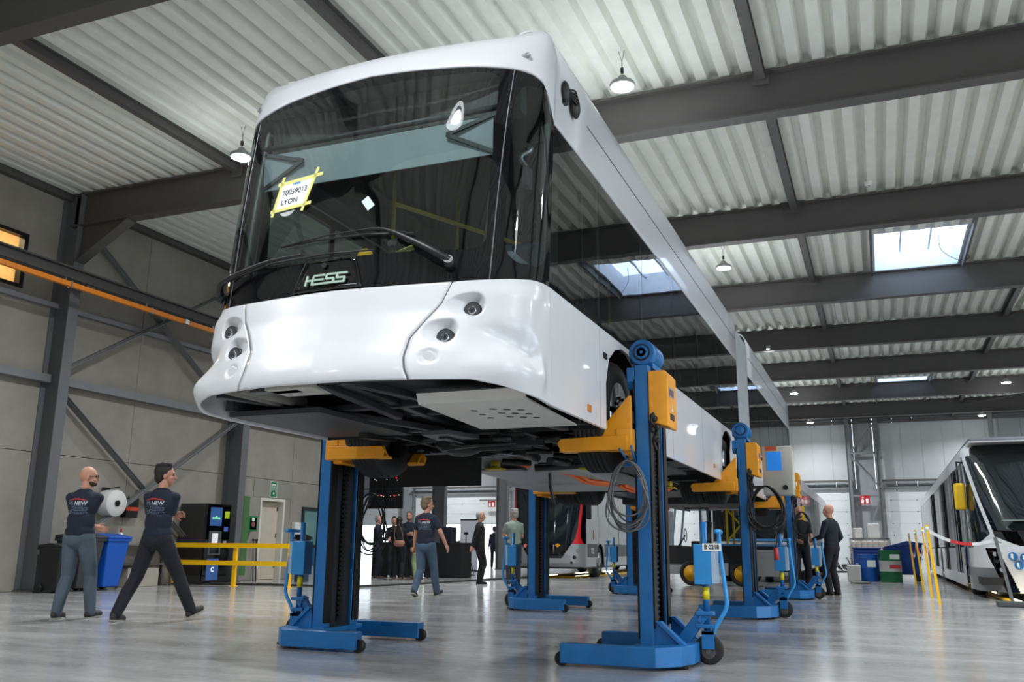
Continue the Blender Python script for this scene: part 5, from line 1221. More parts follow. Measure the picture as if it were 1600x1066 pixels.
m = MB(); m.lathe([(.0, 0), (.055, 0), (.055, .17), (.04, .20), (.02, .215), (.02, .235)], (0, 0, 0), n=20); bt = thing('spray_bottle', 'white bottle with a red cap on the workbench', 'bottle', (-14.92, 14.87, .9)); m.build('body', mat('bottle_white', '#e6e6e6', .4), bt)
m = MB(); m.cyl((0, 0, .235), (0, 0, .31), .024, n=12); m.build('cap', mat('bottle_cap_red', '#a3302f', .5), bt); m = MB(); m.box(.054, -.03, .05, .057, .03, .13); m.build('label_print', GREYPL, bt)
t = thing('wall_charger', 'black and red charger unit on the wall above the bench', 'charger', (-15.14, 15.18, 1.45)); m = MB(); m.box(0, -.17, .0, .16, .17, .42); m.build('housing', BLACKP, t, bev=.01); m = MB(); m.box(.16, -.17, .14, .165, .17, .22); m.box(-.0, -.175, .14, .16, -.17, .22); m.build('red_band', mat('charger_red', '#c4452f', .5), t)
t = thing('paper_roll_holder', 'big white paper roll on a wall holder behind the bald person', 'paper roll', (-14.93, 14.52, 1.72))
m = MB(); m.lathe([(.05, -.16), (.27, -.16), (.275, -.15), (.275, .15), (.27, .16), (.05, .16)], (0, 0, 0), 'x', 40); m.build('paper_roll', mat('roll_paper', '#dcdcd8', .8), t)
m = MB(); m.cyl((-.19, 0, 0), (.22, 0, 0), .03, n=12); m.cyl((.17, 0, 0), (.2, 0, 0), .06, n=16); m.box(-.19, -.1, .29, -.16, .1, .33); m.bar((-.18, 0, .31), (.2, 0, .33), .02, .02); m.bar((-.18, 0, .0), (-.18, 0, .31), .02, .03); m.build('holder', BLACKP, t)
# vending machine
t = thing('coffee_machine', 'tall black coffee vending machine behind the yellow rail', 'vending machine', (-14.72, 17.2, 0))
m = MB(); m.box(-.38, -.42, .04, .34, .42, 1.82); m.build('cabinet', mat('vending_charcoal', '#2f2e2c', .5, 0, .05), t, bev=.01)
m = MB(); m.box(.34, -.42, .06, .40, .42, 1.82); dr = m.build('door', BLACKG, t, bev=.015)
SCR = mat('vending_picture', '#2c4a7a', .15, emit='#3c5f96', es=.35)
m = MB(); m.box(.40, -.30, 1.32, .404, .10, 1.74); m.build('display', SCR, dr); m = MB(); m.box(.40, -.30, .10, .404, .10, .58); m.build('lower_display', SCR, dr)
text('coffee', .11, (.406, -.1, 1.50), (PI/2, 0, PI/2), mat('logo_green', '#7ad0a0', .4, 0, 0, emit='#7ad0a0', es=.6), dr, bold=.002)
text('C', .14, (.406, -.1, .33), (PI/2, 0, PI/2), mat('logo_white', '#e6e6e6', .4, 0, 0, emit='#ffffff', es=.6), dr, bold=.004)
m = MB(); m.box(.40, -.3, .66, .41, .12, 1.2); m.build('button_panel', mat('panel_grey_metal', '#6b6d70', .3, .6), dr, bev=.01); m = MB(); m.box(.411, -.24, .70, .414, .06, .84); m.build('cup_slot', BLACKG, dr); m = MB(); m.box(.411, -.2, .9, .414, .0, 1.15); m.build('selection_labels', mat('label_light', '#c4c8cc', .4, emit='#ffffff', es=.3), dr)
m = MB(); m.box(.40, .2, 1.2, .404, .34, 1.3); m.build('sticker', mat('sticker_blue', '#4a62b8', .5), dr); m = MB(); m.box(.40, .2, 1.5, .404, .36, 1.66); m.build('green_sticker', mat('sticker_lime', '#b9d02a', .5), dr)
m = MB(); m.box(.40, .2, .84, .42, .3, .98); m.build('coin_slot', GREYPL, dr)
# yellow rail
YR = YELR; t = thing('guard_rail', 'yellow tubular guard rail in front of the coffee machine', 'rail', (-13.4, 16.62, 0))
for z in (.50, .88): m = MB(); m.box(-1.70, -.03, z-.05, 1.50, .03, z+.05); m.build('rail', YR, t)
for x in (-1.70, .05, 1.50): m = MB(); m.box(x-.045, .03, 0, x+.045, .09, .92); m.box(x-.07, -.02, 0, x+.07, .13, .012); m.build('post', YR, t, bev=.004)
# green cabinet, AED box and signs
m = MB(); m.box(-15.14, 18.72, .15, -14.84, 18.82, 2.1); m.box(-14.9, 18.82, .15, -14.84, 18.95, 2.1); o = m.build('hose_cabinet', mat('cabinet_green', '#47713f', .5), None, (-15, 18.8, .15)); tag(o, 'narrow tall green cabinet right of the coffee machine', 'cabinet')
t = thing('aed_box', 'green defibrillator box on the wall left of the white door', 'defibrillator', (-15.14, 19.18, 1.24)); GR = mat('safety_green', '#0f7a45', .45)
m = MB(); m.box(0, -.26, 0, .2, .26, .38); m.build('box', GR, t, bev=.01); m = MB(); m.box(.2, -.04, .04, .204, .22, .34); m.build('window', BLACKG, t); m = MB(); m.cyl((.204, .08, .17), (.215, .08, .17), .07, n=20); m.build('device', mat('device_red_grey', '#8d4a42', .5), t); m = MB(); m.box(.205, .02, .26, .209, .14, .33); m.build('sticker', mat('sticker_white', '#dfe5df', .5), t)
WHS = mat('sign_white', '#e9efe9', .5, 0, 0)
def gsign(label, loc, w_, h_, kind):
    t = thing('safety_sign', label, 'sign', loc); m = MB(); m.box(0, -w_/2, -h_/2, .008, w_/2, h_/2); m.build('plate', WHS, t); m = MB(); m.box(.008, -w_/2+.015, -h_/2+.015, .010, w_/2-.015, h_/2-.015); m.build('green_field', GR, t)
    m = MB()
    if kind == 'door': 
        for a in ((-.10, -.06, -.07, .14), (.07, -.06, .10, .14), (-.10, .11, .10, .14), (-.03, -.02, -.01, .08), (.01, -.02, .03, .08), (-.03, .06, .03, .08)): m.box(.010, a[0]*w_/.3, a[1]*h_/.42, .012, a[2]*w_/.3, a[3]*h_/.42)
        m.prism([(-.05*w_/.3, -.08*h_/.42), (.05*w_/.3, -.08*h_/.42), (0, -.15*h_/.42)], 'x', .010, .012)
    else: m.prism([(-.06, .05), (0, .03), (.06, .05), (.05, -.03), (0, -.08), (-.05, -.03)], 'x', .010, .012); m.box(.012, -.01, -.03, .013, .01, .03)
    m.build('pictogram', WHS, t)
gsign('green and white sign above the white door', (-15.135, 20.28, 2.36), .30, .42, 'door'); gsign('small green heart sign above the defibrillator box', (-15.14, 19.13, 1.86), .22, .28, 'aed')
# door in the wall, ajar
CRM = mat('cream_door_paint', '#c4baa8', .55); FRW = mat('door_frame_white', '#d8d5cc', .5)
m = MB(); m.box(WX-.2, 19.75, 0, WX+.03, 19.82, 2.12); m.box(WX-.2, 20.75, 0, WX+.03, 20.82, 2.12); m.box(WX-.2, 19.82, 2.05, WX+.03, 20.75, 2.12); dfr = struct('door_7', m, FRW)
m = MB(); m.box(WX-.18, 19.83, .01, WX-.14, 20.74, 2.04); lf = m.build('door_leaf', CRM, dfr)
m = MB(); m.box(WX-.14, 19.86, 1.2, WX-.12, 19.92, 1.65); m.build('push_plate', mat('plate_blue', '#3b4f70', .4), lf)
for z in (.3, 1.1, 1.8): m = MB(); m.cyl((WX-.13, 20.7, z), (WX-.13, 20.7, z+.1), .014, n=8); m.build('hinge', DKMETAL, lf)
for y, lab in ((19.5, 'thin black barrier pole leaning at the wall left of the door, left one'), (19.62, 'thin black barrier pole leaning at the wall left of the door, right one')): m = MB(); m.cyl((-15.0, y, 0), (-15.08, y, 1.02), .014, n=8); m.box(-15.1, y-.03, 1.0, -15.04, y+.03, 1.04); o = m.build('pole', BLACKP, None, (-15, y, 0)); tag(o, lab, 'pole')
# window with blue drum before it
m = MB()
for a in ((21.65, .84, 24.4, .92), (21.65, 1.88, 24.4, 1.96), (21.65, .92, 21.73, 1.88), (24.32, .92, 24.4, 1.88), (23.0, .92, 23.06, 1.88)): m.box(WX+.001, a[0], a[1], WX+.06, a[2], a[3])
wn = struct('window_2', m, mat('dark_teal_frame', '#2b3438', .4)); m = MB(); m.box(WX+.005, 21.73, .92, WX+.02, 24.32, 1.88); m.build('pane', mat('teal_office_pane', '#6f9796', .12, 0, .15, 2, coat=.5), wn)
t = thing('wall_dispenser', 'white hygiene dispenser on the wall beside the window', 'dispenser', (-15.14, 21.35, 1.12)); m = MB(); m.box(0, -.17, 0, .14, .17, .40); m.build('housing', mat('dispenser_white', '#e3e3e0', .4), t, bev=.02); m = MB(); m.box(.14, -.03, .17, .143, .03, .22); m.build('logo', BLACKP, t)
t = thing('storage_drum', 'bright blue drum lettered PM below the window', 'drum', (-14.6, 21.95, 0)); m = MB(); m.lathe([(0, 0), (.29, 0), (.30, .02), (.29, .25), (.30, .27), (.29, .5), (.30, .52), (.29, .78), (.30, .80), (.27, .81), (0, .81)], (0, 0, 0), n=36); m.build('body', mat('drum_bright_blue', '#1f86d6', .35), t)
text('PM', .26, (.15, -.302, .58), (PI/2, 0, 0.35), mat('drum_lettering', '#0b2140', .5, 0, 0), t, bold=.006)
m = MB(); m.prism([(0, 0), (.36, 0), (.3, .36), (0, .36)], 'x', -.18, .18); o = m.build('waste_basket', mat('basket_grey', '#8c8f90', .5)); o.location = (-14.6, 21.1, 0.12); tag(o, 'small grey waste box beside the blue drum', 'waste box')
o.location = (-14.6, 21.0, 0)
t = thing('pedestal', 'dark blue control pedestal behind the left lift handle', 'pedestal', (-13.6, 19.6, 0)); m = MB(); m.box(-.15, -.1, 0, .15, .1, 1.05); m.build('column', mat('pedestal_blue', '#22384e', .5), t, bev=.01); m = MB(); m.prism([(-.14, 1.05), (.14, 1.05), (.14, 1.10), (-.14, 1.17)], 'x', -.17, .17); m.build('console', BLACKP, t); m = MB(); m.cyl((-.1, -.1, .55), (-.1, -.14, .55), .05, n=16); m.build('red_button', mat('button_red', '#a02b2b', .4), t)
# dark board, tables, boxes and banner near the hall passage
t = thing('display_board', 'large black board with tiny red lights hanging at the end of the concrete wall', 'board', (-14.4, 25.1, 2.0)); m = MB(); m.box(-.62, -.04, .05, .58, .04, 1.32); m.build('panel', BLACKP, t); 
m = MB()
for i in range(5): m.box(-.62+.24*i-.004, -.045, .05, -.62+.24*i+.004, -.04, 1.32)
m.box(-.62, -.045, .66, .58, -.04, .67); m.build('joint_lines', CHASG, t)
m = MB(); rn = random.Random(5)
for i in range(16): x = -.55+rn.random()*1.05; z = rn.choice([.45, .95, 1.05])+rn.uniform(-.02, .02); m.cyl((x, -.048, z), (x, -.04, z), .012, n=8)
m.build('indicator_lights', mat('indicator_white', '#cccccc', .4, emit='#ffffff', es=.6), t)
m = MB()
for x, z in ((.35, 1.0), (-.2, .45), (.3, .45)): m.cyl((x, -.05, z), (x, -.04, z), .02, n=8)
m.build('red_lights', mat('indicator_red', '#ff2020', .4, emit='#ff2020', es=2.5), t)
m = MB()
for x in (-.5, .45): m.tube([(x, 0, 1.32), (x, 0, 5.92)], .008, 6)
m.build('hanging_wire', BLACKP, t)
CL = mat('black_tablecloth', '#0b0b0d', .85, 0, .2, 6, .3, 12)
for i, (x, y, lab) in enumerate(((-13.9, 24.9, 'high table under a black cloth, left of the group'), (-12.1, 24.9, 'high table under a black cloth, behind the group'))):
    m = MB(); m.box(-.62, -.36, .0, .62, .36, 1.02); 
    o = m.build('covered_table', CL); o.location = (x, y, 0); md = o.modifiers.new('bevel', 'BEVEL'); md.width = .03; md.segments = 3; tag(o, lab, 'table', 'tables under black cloth')
m = MB(); m.box(-.2, -.18, 0, .2, .18, .9); m.box(-.21, -.19, .9, .21, .19, 1.5); o = m.build('loudspeaker', mat('speaker_dark_blue', '#161c2a', .6)); o.location = (-12.6, 25.9, 0); md = o.modifiers.new('bevel', 'BEVEL'); md.width = .02; tag(o, 'dark loudspeaker cabinet behind the walking fair-haired person', 'loudspeaker')
t = thing('banner_wall', 'plain white roll-up banner beside the bluish steel column', 'banner', (-14.5, 31.6, 0)); m = MB(); m.box(-.36, -.01, .05, .36, .01, 1.9); m.build('screen', mat('banner_white', '#c9ccd6', .6), t); m = MB(); m.box(-.4, -.08, 0, .4, .08, .05); m.build('foot', BLACKP, t); m = MB(); m.cyl((.0, .03, .05), (0, .03, 1.9), .01, n=8); m.box(-.36, -.015, 1.88, .36, .015, 1.92); m.build('support_rod', DKMETAL, t)
for x, y, lab in ((-13.75, 27.6, 'chrome crowd barrier post left of the open door view'), (-12.4, 27.2, 'red and white topped barrier post behind the green trousers')):
    t = thing('barrier_post', lab, 'barrier post', (x, y, 0)); m = MB(); m.lathe([(0, 0), (.17, 0), (.16, .02), (.03, .04)], (0, 0, 0), n=24); m.build('base', BLACKP, t); m = MB(); m.cyl((0, 0, .03), (0, 0, .98), .022, n=12); m.build('pole', BLACKP if 'chrome' in lab else mat('pole_red', '#b4534f', .5), t)
t = thing('tripod', 'thin black tripod standing in front of the bright doorway', 'tripod', (-12.95, 28.0, 0))
for a in (0, 2.1, 4.2): m = MB(); m.bar((0, 0, 1.0), (.32*math.cos(a), .32*math.sin(a), 0.01), .02, .02); m.build('leg', BLACKP, t)
m = MB(); m.cyl((0, 0, 1.0), (0, 0, 1.3), .015, n=8); m.box(-.06, -.04, 1.3, .06, .04, 1.38); m.build('head', BLACKP, t)
# red signs on the end wall
RED_ = mat('sign_red', '#b3182a', .5)
for x, lab in ((-21.9, 'red fire equipment sign on the end wall, left bay'), (-.62, 'red fire equipment sign on the end wall, right bay above the drums')):
    t = thing('fire_sign', lab, 'sign', (x, 50.98, 3.5)); m = MB(); m.box(-.24, -.01, -.22, .24, .01, .22); m.build('plate', RED_, t); m = MB()
    m.box(-.18, -.014, -.18, -.06, -.01, .0); m.box(-.14, -.014, .0, -.10, -.01, .06); m.box(.04, -.014, -.18, .16, -.01, .06); m.prism([(-.16, .1), (-.04, .1), (-.1, .18)], 'y', -.014, -.01); m.build('pictogram', WHS, t)
    m = MB(); m.box(-.02, .01, -.1, .02, .1, .1); m.build('bracket', STEEL, t)
for i, z in enumerate((3.65, 5.9)):
    m = MB(); m.box(-22.7, 50.95, z, -20.6, 51.05, z+.1); o = m.build('cross_rail', STEELL, None, (-21.6, 51, z)); tag(o, ['lower', 'upper'][i]+' horizontal rail in the end wall bay with the left red sign', 'rail')
# ================================================================ other vehicles
def bgbus(label, loc, rz, W, L_, Hh, col, prof, YCp, bow, matf, wins, wheels, name='city_bus', zs=(.33, .95, 2.45, 3.1), res=(96, 70), skirt2=None):
    """origin: floor under the nose centre, nose towards -y"""
    t = thing(name, label, 'bus', loc, rz); hw_ = W/2; z0, zb, zt, z1 = zs
    def Sb(k, z):
        s_ = -1 if k < 0 else 1; a = min(abs(k), 10); u = cat_(UK, a); d = cat_(DK, a)/.62; y0 = lerp(YCp, z)
        sh = lerp([(z1-.25, 1), (z1-.1, .985), (z1, .9)], z)
        return Vector((s_*u*hw_*sh, y0+(bow-y0)*d, z))
    mats, pick = matf
    m = MB(); nu, nv = res
    m.grid(lambda u, v: Sb((2*u-1)*10, z0+(z1-z0)*v), nu, nv)
    i = 0
    for j in range(nv):
        for q in range(nu):
            k = (2*(q+.5)/nu-1)*10; z = z0+(z1-z0)*(j+.5)/nv; x = cat_(UK, abs(k))*hw_*(-1 if k < 0 else 1); m.mi[i] = pick(k, x, z); i += 1
    m.build('front_shell', mats, t, solid=.02)
    for s_ in (1, -1):
        X = s_*hw_
        poly = [(bow, z0)]
        for yw in wheels: poly += [(yw-.56, z0), (yw-.54, .62), (yw-.38, .92), (yw-.15, 1.03), (yw+.15, 1.03), (yw+.38, .92), (yw+.54, .62), (yw+.56, z0)]
        poly += [(L_, z0), (L_, zb), (bow, zb)]
        m = MB(); m.prism(poly, 'x', X-s_*.03, X); m.build('side_panel', skirt2 or col, t)
        y = bow; n = int((L_-bow)/wins)
        for i in range(n):
            a = y+(L_-bow)*i/n; b = y+(L_-bow)*(i+1)/n
            m = MB(); m.box(X-s_*.03, a+.03, zb+.0, X-s_*.01, b-.03, zt); m.build('side_window', BGW, t)
        m = MB(); m.box(X-s_*.05, bow, zb, X-s_*.03, L_, zt); m.build('window_band', BLACKP, t)
        m = MB(); m.prism([(X-s_*.03, zt), (X, zt), (X-s_*.008, z1-.1), (X-s_*.11, z1), (X-s_*.14, z1)], 'y', bow, L_); m.build('roof_side_panel', col, t)
    m = MB(); m.box(-hw_+.12, bow*.6, z1-.03, hw_-.12, L_, z1); m.build('roof', col, t)
    m = MB(); m.box(-hw_, L_-.03, z0, hw_, L_, z1-.02); m.build('rear_panel', col, t)
    m = MB(); m.box(-hw_+.05, .5, .28, hw_-.05, L_-.05, .42); m.build('floor_pan', CHAS, t)
    for yw in wheels:
        for s_ in (1, -1):
            b = s_*(hw_-.05); w = MB(); w.lathe([(.29, 0), (.44, -s_*.0), (.48, -s_*.03), (.48, -s_*.25), (.44, -s_*.28), (.29, -s_*.28)], (b, yw, .48), 'x', 36, close=True); ty = w.build('wheel', RUBBER, t)
            r = MB(); r.lathe([(.295, 0), (.28, -s_*.04), (.16, -s_*.01), (.08, s_*.03), (0, s_*.03)], (b, yw, .48), 'x', 28); r.build('rim', mat('wheel_silver', '#b7babd'), ty)
            m = MB(); m.prism([(yw-.6, .35), (yw-.6, 1.06), (yw+.6, 1.06), (yw+.6, .35)], 'x', s_*(hw_-.4), s_*(hw_-.36)); m.build('wheel_well', CHAS, t)
    return t, Sb
BGW = mat('dark_bus_window', '#1c2124', .06, 0, .2, 1.2, coat=.4)
SIL = mat('silver_paint', '#a4a6a8', .3, .5, .03); REDP = mat('red_bus_paint', '#d3141c', .3, coat=.4); LGL = mat('bus_windscreen', '#182126', .04, 0, .3, 1.5, coat=.6)
# red and silver bus
def pk(k, x, z):
    a = abs(k)
    if z > 2.95: return 0 if a < 7.5 else 3
    red_lo = lerp([(1.0, .80), (1.2, .90), (1.5, .97), (2.9, 1.09)], z)*1.0; red_hi = lerp([(1.0, 1.12), (1.2, 1.04), (1.5, 1.04), (2.9, 1.13)], z)
    ax = abs(x)
    if 1.02 < z <= 2.95 and red_lo < ax <= red_hi: return 1
    if z > 1.02: return 2 if ax <= red_lo else 3
    if z > .60 and ax < .80-(1.02-z)*.65: return 3
    return 0
tb, Sb = bgbus('red and silver city bus standing behind the left middle lift', (-9.42, 26.0, 0), math.radians(3), 2.3, 17.5, 3.15, SIL, None, [(.33, .12), (.45, .02), (.7, .0), (1.0, .04), (2.6, .22), (3.0, .35), (3.15, .6)], .62, ([SIL, REDP, LGL, BLACKG], pk), 1.5, (2.4, 8.2, 14.2), zs=(.33, 1.02, 2.62, 3.15), skirt2=SIL, res=(200, 140))
m = MB(); m.box(1.152, .75, .62, 1.158, 2.0, 1.02); m.build('dark_panel', mat('panel_charcoal', '#2b2c30', .4), tb)
text('TCL', .22, (1.162, 1.35, .80), (PI/2, 0, PI/2), mat('tcl_white', '#e8e8e8', .5, 0, 0), tb, bold=.006)
m = MB(); m.box(1.152, 3.0, .62, 1.158, 6.8, 1.02); m.box(1.152, 7.3, .5, 1.158, 7.4, 1.0); m.build('dark_panel', mat('panel_charcoal', '#2b2c30'), tb); m = MB(); m.box(1.152, 6.9, .58, 1.158, 8.6, 1.0); m.build('pink_panel', mat('panel_pink', '#d53a8a', .4), tb)
for s_ in (1, -1):
    for z, r, x in ((.82, .05, .96), (.62, .055, .88), (.47, .035, .80)): k = k_of_x(x/1.15*1.33); p = Sb(s_*k, z); m = MB(); m.cyl(p+Vector((0, .03, 0)), p+Vector((0, -.025, 0)), r, n=18); m.build('headlight', CHROME if z > .8 else BLACKP, tb)
p = Sb(1.2, 1.0)
m = MB(); p = Sb(1.3, .97); m.prism([(p.x-.09, p.z), (p.x, p.z+.06), (p.x+.09, p.z), (p.x, p.z-.06)], 'y', p.y-.012, p.y+.01); m.build('diamond_badge', mat('diamond_yellow', '#d99a1e', .4), tb)
m = MB(); p = Sb(-2.2, .95); m.cyl(p+Vector((0, .02, 0)), p+Vector((0, -.01, 0)), .06, n=20); m.build('round_badge', mat('badge_salmon', '#d8716a', .5), tb)
m = MB(); p = Sb(-4, 2.3); m.box(1.16, .55, 1.75, 1.3, .7, 2.45); m.build('side_mirror', BLACKP, tb, bev=.03)
m = MB(); m.box(1.152, 1.55, 1.15, 1.157, 1.62, 1.45); m.build('yellow_lettering_strip', mat('strip_yellow', '#d7b52b', .5), tb)
def pit(x0, x1, y0, y1, label):
    t = thing('pit_edge', label, 'pit light', ((x0+x1)/2, y0, 0)); cx = (x0+x1)/2
    m = MB()
    for a, b in ((x0, x0+.12), (x1-.12, x1)): m.box(a-cx, 0, 0, b-cx, y1-y0, .05)
    m.box(x0-cx+.12, 0, 0, x1-cx-.12, .12, .05)
    m.build('edge_frame', YELR, t, bev=.01); m = MB()
    for i in range(3):
        yy = .5+i*(y1-y0-1)/3; m.box(x0-cx+.12, yy, 0.012, x0-cx+.2, yy+1.2, .05); m.box(x1-cx-.2, yy, .012, x1-cx-.12, yy+1.2, .05)
    m.build('pit_lamp', mat('pit_lamp_glow', '#fff6cf', .5, emit='#fff1c0', es=7), t)
pit(-10.1, -8.7, 26.9, 38, 'yellow edged inspection pit glowing under the red and silver bus')
pit(2.05, 3.9, 17.9, 32, 'yellow edged inspection pit glowing under the white trolleybus at the right')
# white trolleybus at the right
WB = mat('bus_white', '#dfe1e4', .28, coat=.5); GRB = mat('bus_warm_grey', '#8b8e90', .35, .3)
def pv(k, x, z):
    ax = abs(x); pl = lerp([(.15, .64), (.8, .86), (2.0, 1.08), (2.8, 1.20)], z)
    if z > 2.86: return 3 if ax < 1.12 else 0
    if z > 1.08+.10*(ax/.9)**2-.1 and ax <= pl: return 2 if z > 1.32 else 3
    if ax <= pl: return 0
    if z < .98: return 3 if ax < pl+.20 else (4 if z < .60 else 0)
    if ax <= pl+.055: return 0
    if z < .98+(1.26-ax)*1.0: return 0
    return 2
vh, Sv = bgbus('white articulated trolleybus with raised yellow mirror cover at the right edge', (2.98, 19.3, 0), 0, 2.55, 24.0, 3.15, WB, None, [(.15, .0), (.9, .0), (1.3, .15), (2.7, 1.35), (2.9, 1.55), (3.15, 1.9)], 2.2, ([WB, REDP, LGL, BLACKG, GRB], pv), 1.2, (3.2, 12.0, 20.0), zs=(.15, 1.0, 2.75, 3.12), res=(300, 220))
for y in (2.3, 4.4, 5.0, 8.6, 9.2, 14.0, 14.6): m = MB(); m.box(-1.285, y, .42, -1.277, y+.5, 2.7); m.build('door_window', BGW, vh)
for y in (2.25, 4.3, 4.9, 5.6, 8.5, 9.1, 9.8, 13.9, 14.5, 15.2): m = MB(); m.box(-1.30, y-.03, .42, -1.27, y+.03, 2.75); m.build('door_post', BLACKP if int(y*10) % 2 else GRB, vh)
m = MB(); m.box(-1.48, 1.75, 1.75, -1.27, 1.95, 2.3); vm = m.build('mirror_cover', mat('mirror_cover_yellow', '#f2c511', .5), vh, bev=.05, seg=3); m = MB(); m.tube([(-1.2, 2.2, 2.75), (-1.38, 1.9, 2.75), (-1.38, 1.85, 2.3)], .02, 8); m.build('mirror_arm', BLACKP, vh)
SB = mat('sticker_blue_round', '#1f6fb4', .5)
for dx, z in ((.68, .82), (.50, .80), (.60, .66)):
    k = -k_of_x(dx/1.275*1.33); p = Sv(k, z); o = thing('round_sticker', 'x', 'sticker') if False else None
    m = MB(); q = p+Vector((-.03, -.055, 0)); m.cyl(p+Vector((0, .05, 0)), q, .078, n=24); st_ = m.build('round_sticker', SB, vh); m = MB(); m.box(q.x-.03, q.y-.003, q.z-.03, q.x+.015, q.y, q.z+.05); m.box(q.x-.01, q.y-.003, q.z-.055, q.x+.045, q.y, q.z-.02); m.build('pictogram', WHS, st_)
text('VAN', .12, (-.17, .02, 1.13), (PI/2-.2, 0, 0), WHS, vh, bold=.004); text('HOOL', .12, (.25, .02, 1.13), (PI/2-.2, 0, 0), WHS, vh, bold=.004)
m = MB(); m.prism([(-.02, 1.07), (.06, 1.07), (.09, 1.2), (-.05, 1.2)], 'y', -.0, .1); m.build('emblem', WHS, vh)
text('LIJN', .2, (.09, -.012, .80), (PI/2, 0, 0), mat('letter_silver', '#9da1a5', .4), vh, bold=.01)
m = MB(); m.box(-.27, -.022, .22, .27, .01, .34); npl = m.build('licence_plate', mat('plate_white', '#e4e2e0', .5), vh); text('1-WLG', .10, (.02, -.026, .28), (PI/2, 0, 0), mat('plate_red', '#8c2b33', .5), npl, bold=.002); m = MB(); m.box(-.27, -.026, .22, -.21, -.021, .34); m.build('blue_strip', mat('eu_blue', '#1b3fa0', .5), npl)
for s_ in (-1, 1):
    for i, z in enumerate((.86, .72, .57, .43)): x = lerp([(.15, .64), (.8, .86)], z)+.10; k = s_*k_of_x(x/1.275*1.33); p = Sv(k, z); m = MB(); m.cyl(p+Vector((0, .04, 0)), p+Vector((0, -.02, 0)), .042 if i != 1 else .035, n=18); m.build('headlight', CHROME if i in (0, 2) else BLACKP, vh)
m = MB(); m.tube([(.35, -.02, 1.08), (.25, .1, 1.3), (-.1, .24, 1.5), (-.6, .55, 1.8)], .012, 6); m.build('wiper_arm', BLACKP, vh); m = MB(); m.box(-.8, .50, 1.48, -.1, .28, 1.5); m.build('dashboard_paper', mat('dash_pale', '#7f9090', .5), vh)
m = MB(); m.ell((.35, 2.3, 3.2), (.12, .12, .09)); m.build('roof_beacon', WHS, vh)
m = MB(); m.box(-1.1, 2.1, 3.13, 1.1, 23.5, 3.28); m.build('roof_cover', mat('roof_cover_grey', '#5c5f62', .5), vh, bev=.05)
# white bus behind the tow tractor
def p3(k, x, z):
    ax = abs(x)
    if z > 2.8: return 3
    if 1.10 < ax <= 1.15 and z > 1.0: return 0
    if ax <= 1.10 and z > 1.12: return 2
    if ax > 1.15 and z > 1.05: return 2
    return 0
b3, S3 = bgbus('white bus with dark windscreen behind the tow tractor', (-3.42, 26.6, 0), 0, 2.55, 16.0, 3.1, WB, None, [(.33, .05), (.6, .0), (1.1, .02), (2.8, .25), (3.1, .5)], .6, ([WB, REDP, LGL, BLACKG], p3), 1.4, (2.6, 8.6, 13.8), zs=(.33, 1.05, 2.7, 3.1))
m = MB(); m.box(1.3, .2, 1.65, 1.48, .36, 2.1); m.build('mirror_cover', mat('mirror_cover_yellow', '#f2c511'), b3, bev=.04); m = MB(); m.tube([(1.2, .4, 2.4), (1.4, .28, 2.4), (1.4, .28, 2.1)], .018, 8); m.build('mirror_arm', BLACKP, b3)
m = MB(); m.box(-.6, -.012, 1.14, 1.0, .02, 1.2); m.build('blue_strip', mat('strip_light_blue', '#5aa5de', .4), b3)
# tow tractor
tg = thing('tow_tractor', 'black flatbed tow tractor with red canopy and yellow wheel rims', 'tractor', (-3.8, 23.95, 0))
BT_ = mat('tractor_black', '#191a1c', .4, 0, .1); TGY = mat('tractor_grey', '#9c9d9c', .5)
m = MB(); m.prism([(-1.5, .35), (-1.5, .95), (-1.38, 1.0), (-.45, .95), (-.45, 1.0), (1.5, 1.0), (1.5, .55), (1.4, .35)], 'y', -.6, .6); m.build('chassis', BT_, tg, bev=.02)
m = MB(); m.prism([(-1.5, .28), (-1.52, .52), (-.65, .52), (-.82, .28)], 'y', -.64, -.6); m.box(-.33, -.64, .26, .22, -.6, .56); m.box(.92, -.64, .26, 1.5, -.6, .9); m.build('side_plate', TGY, tg)
m = MB(); m.box(-.4, -.66, .98, 1.55, .66, 1.03); m.build('flatbed_edge', mat('bed_blue_edge', '#4d86b8', .5), tg)
for x in (-.68, .57):
    for s_ in (-1, 1):
        w = MB(); w.lathe([(.20, -.09), (.28, -.09), (.31, -.06), (.31, .06), (.28, .09), (.20, .09)], (x, s_*.62, .31), 'y', 32, close=True); wo = w.build('wheel', RUBBER, tg)
        r = MB(); r.lathe([(.205, s_*.09), (.20, s_*.085), (.185, s_*.035), (.18, s_*.03), (.10, s_*.03), (.095, s_*.035), (.085, s_*.08), (.08, s_*.085), (0, s_*.085)], (x, s_*.62, .31), 'y', 24); r.build('rim', mat('rim_yellow', '#e2a416', .4), wo)
for x, y in ((-1.2, -.55), (-1.2, .55), (-.45, -.55), (-.45, .55)):
    m = MB(); m.bar((x, y, .95), (x+.12 if x < -1 else x, y, 1.92), .05, .05); m.build('cab_post', mat('post_pale_blue', '#7d94a8', .4), tg)
m = MB(); m.prism([(-1.12, 1.90), (-1.08, 1.96), (-.35, 1.97), (-.35, 1.90)], 'y', -.6, .6); m.build('cab_roof', BT_, tg); m = MB(); m.prism([(-.7, 1.97), (-.65, 2.12), (.0, 2.16), (.0, 1.97)], 'y', -.6, .6); m.build('red_canopy', mat('canopy_red', '#e03226', .45), tg)
m = MB(); m.prism([(.0, 1.93), (.0, 2.14), (.45, 2.14), (.62, 1.98), (.62, 1.93)], 'y', -.6, .6); m.build('grey_canopy', mat('canopy_grey', '#55585a', .5), tg)
m = MB(); m.prism([(.2, 2.04), (.3, 2.12), (.4, 2.04), (.3, 1.96)], 'y', -.615, -.6); m.build('warning_diamond', mat('diamond_orange', '#d98a2b', .5), tg)
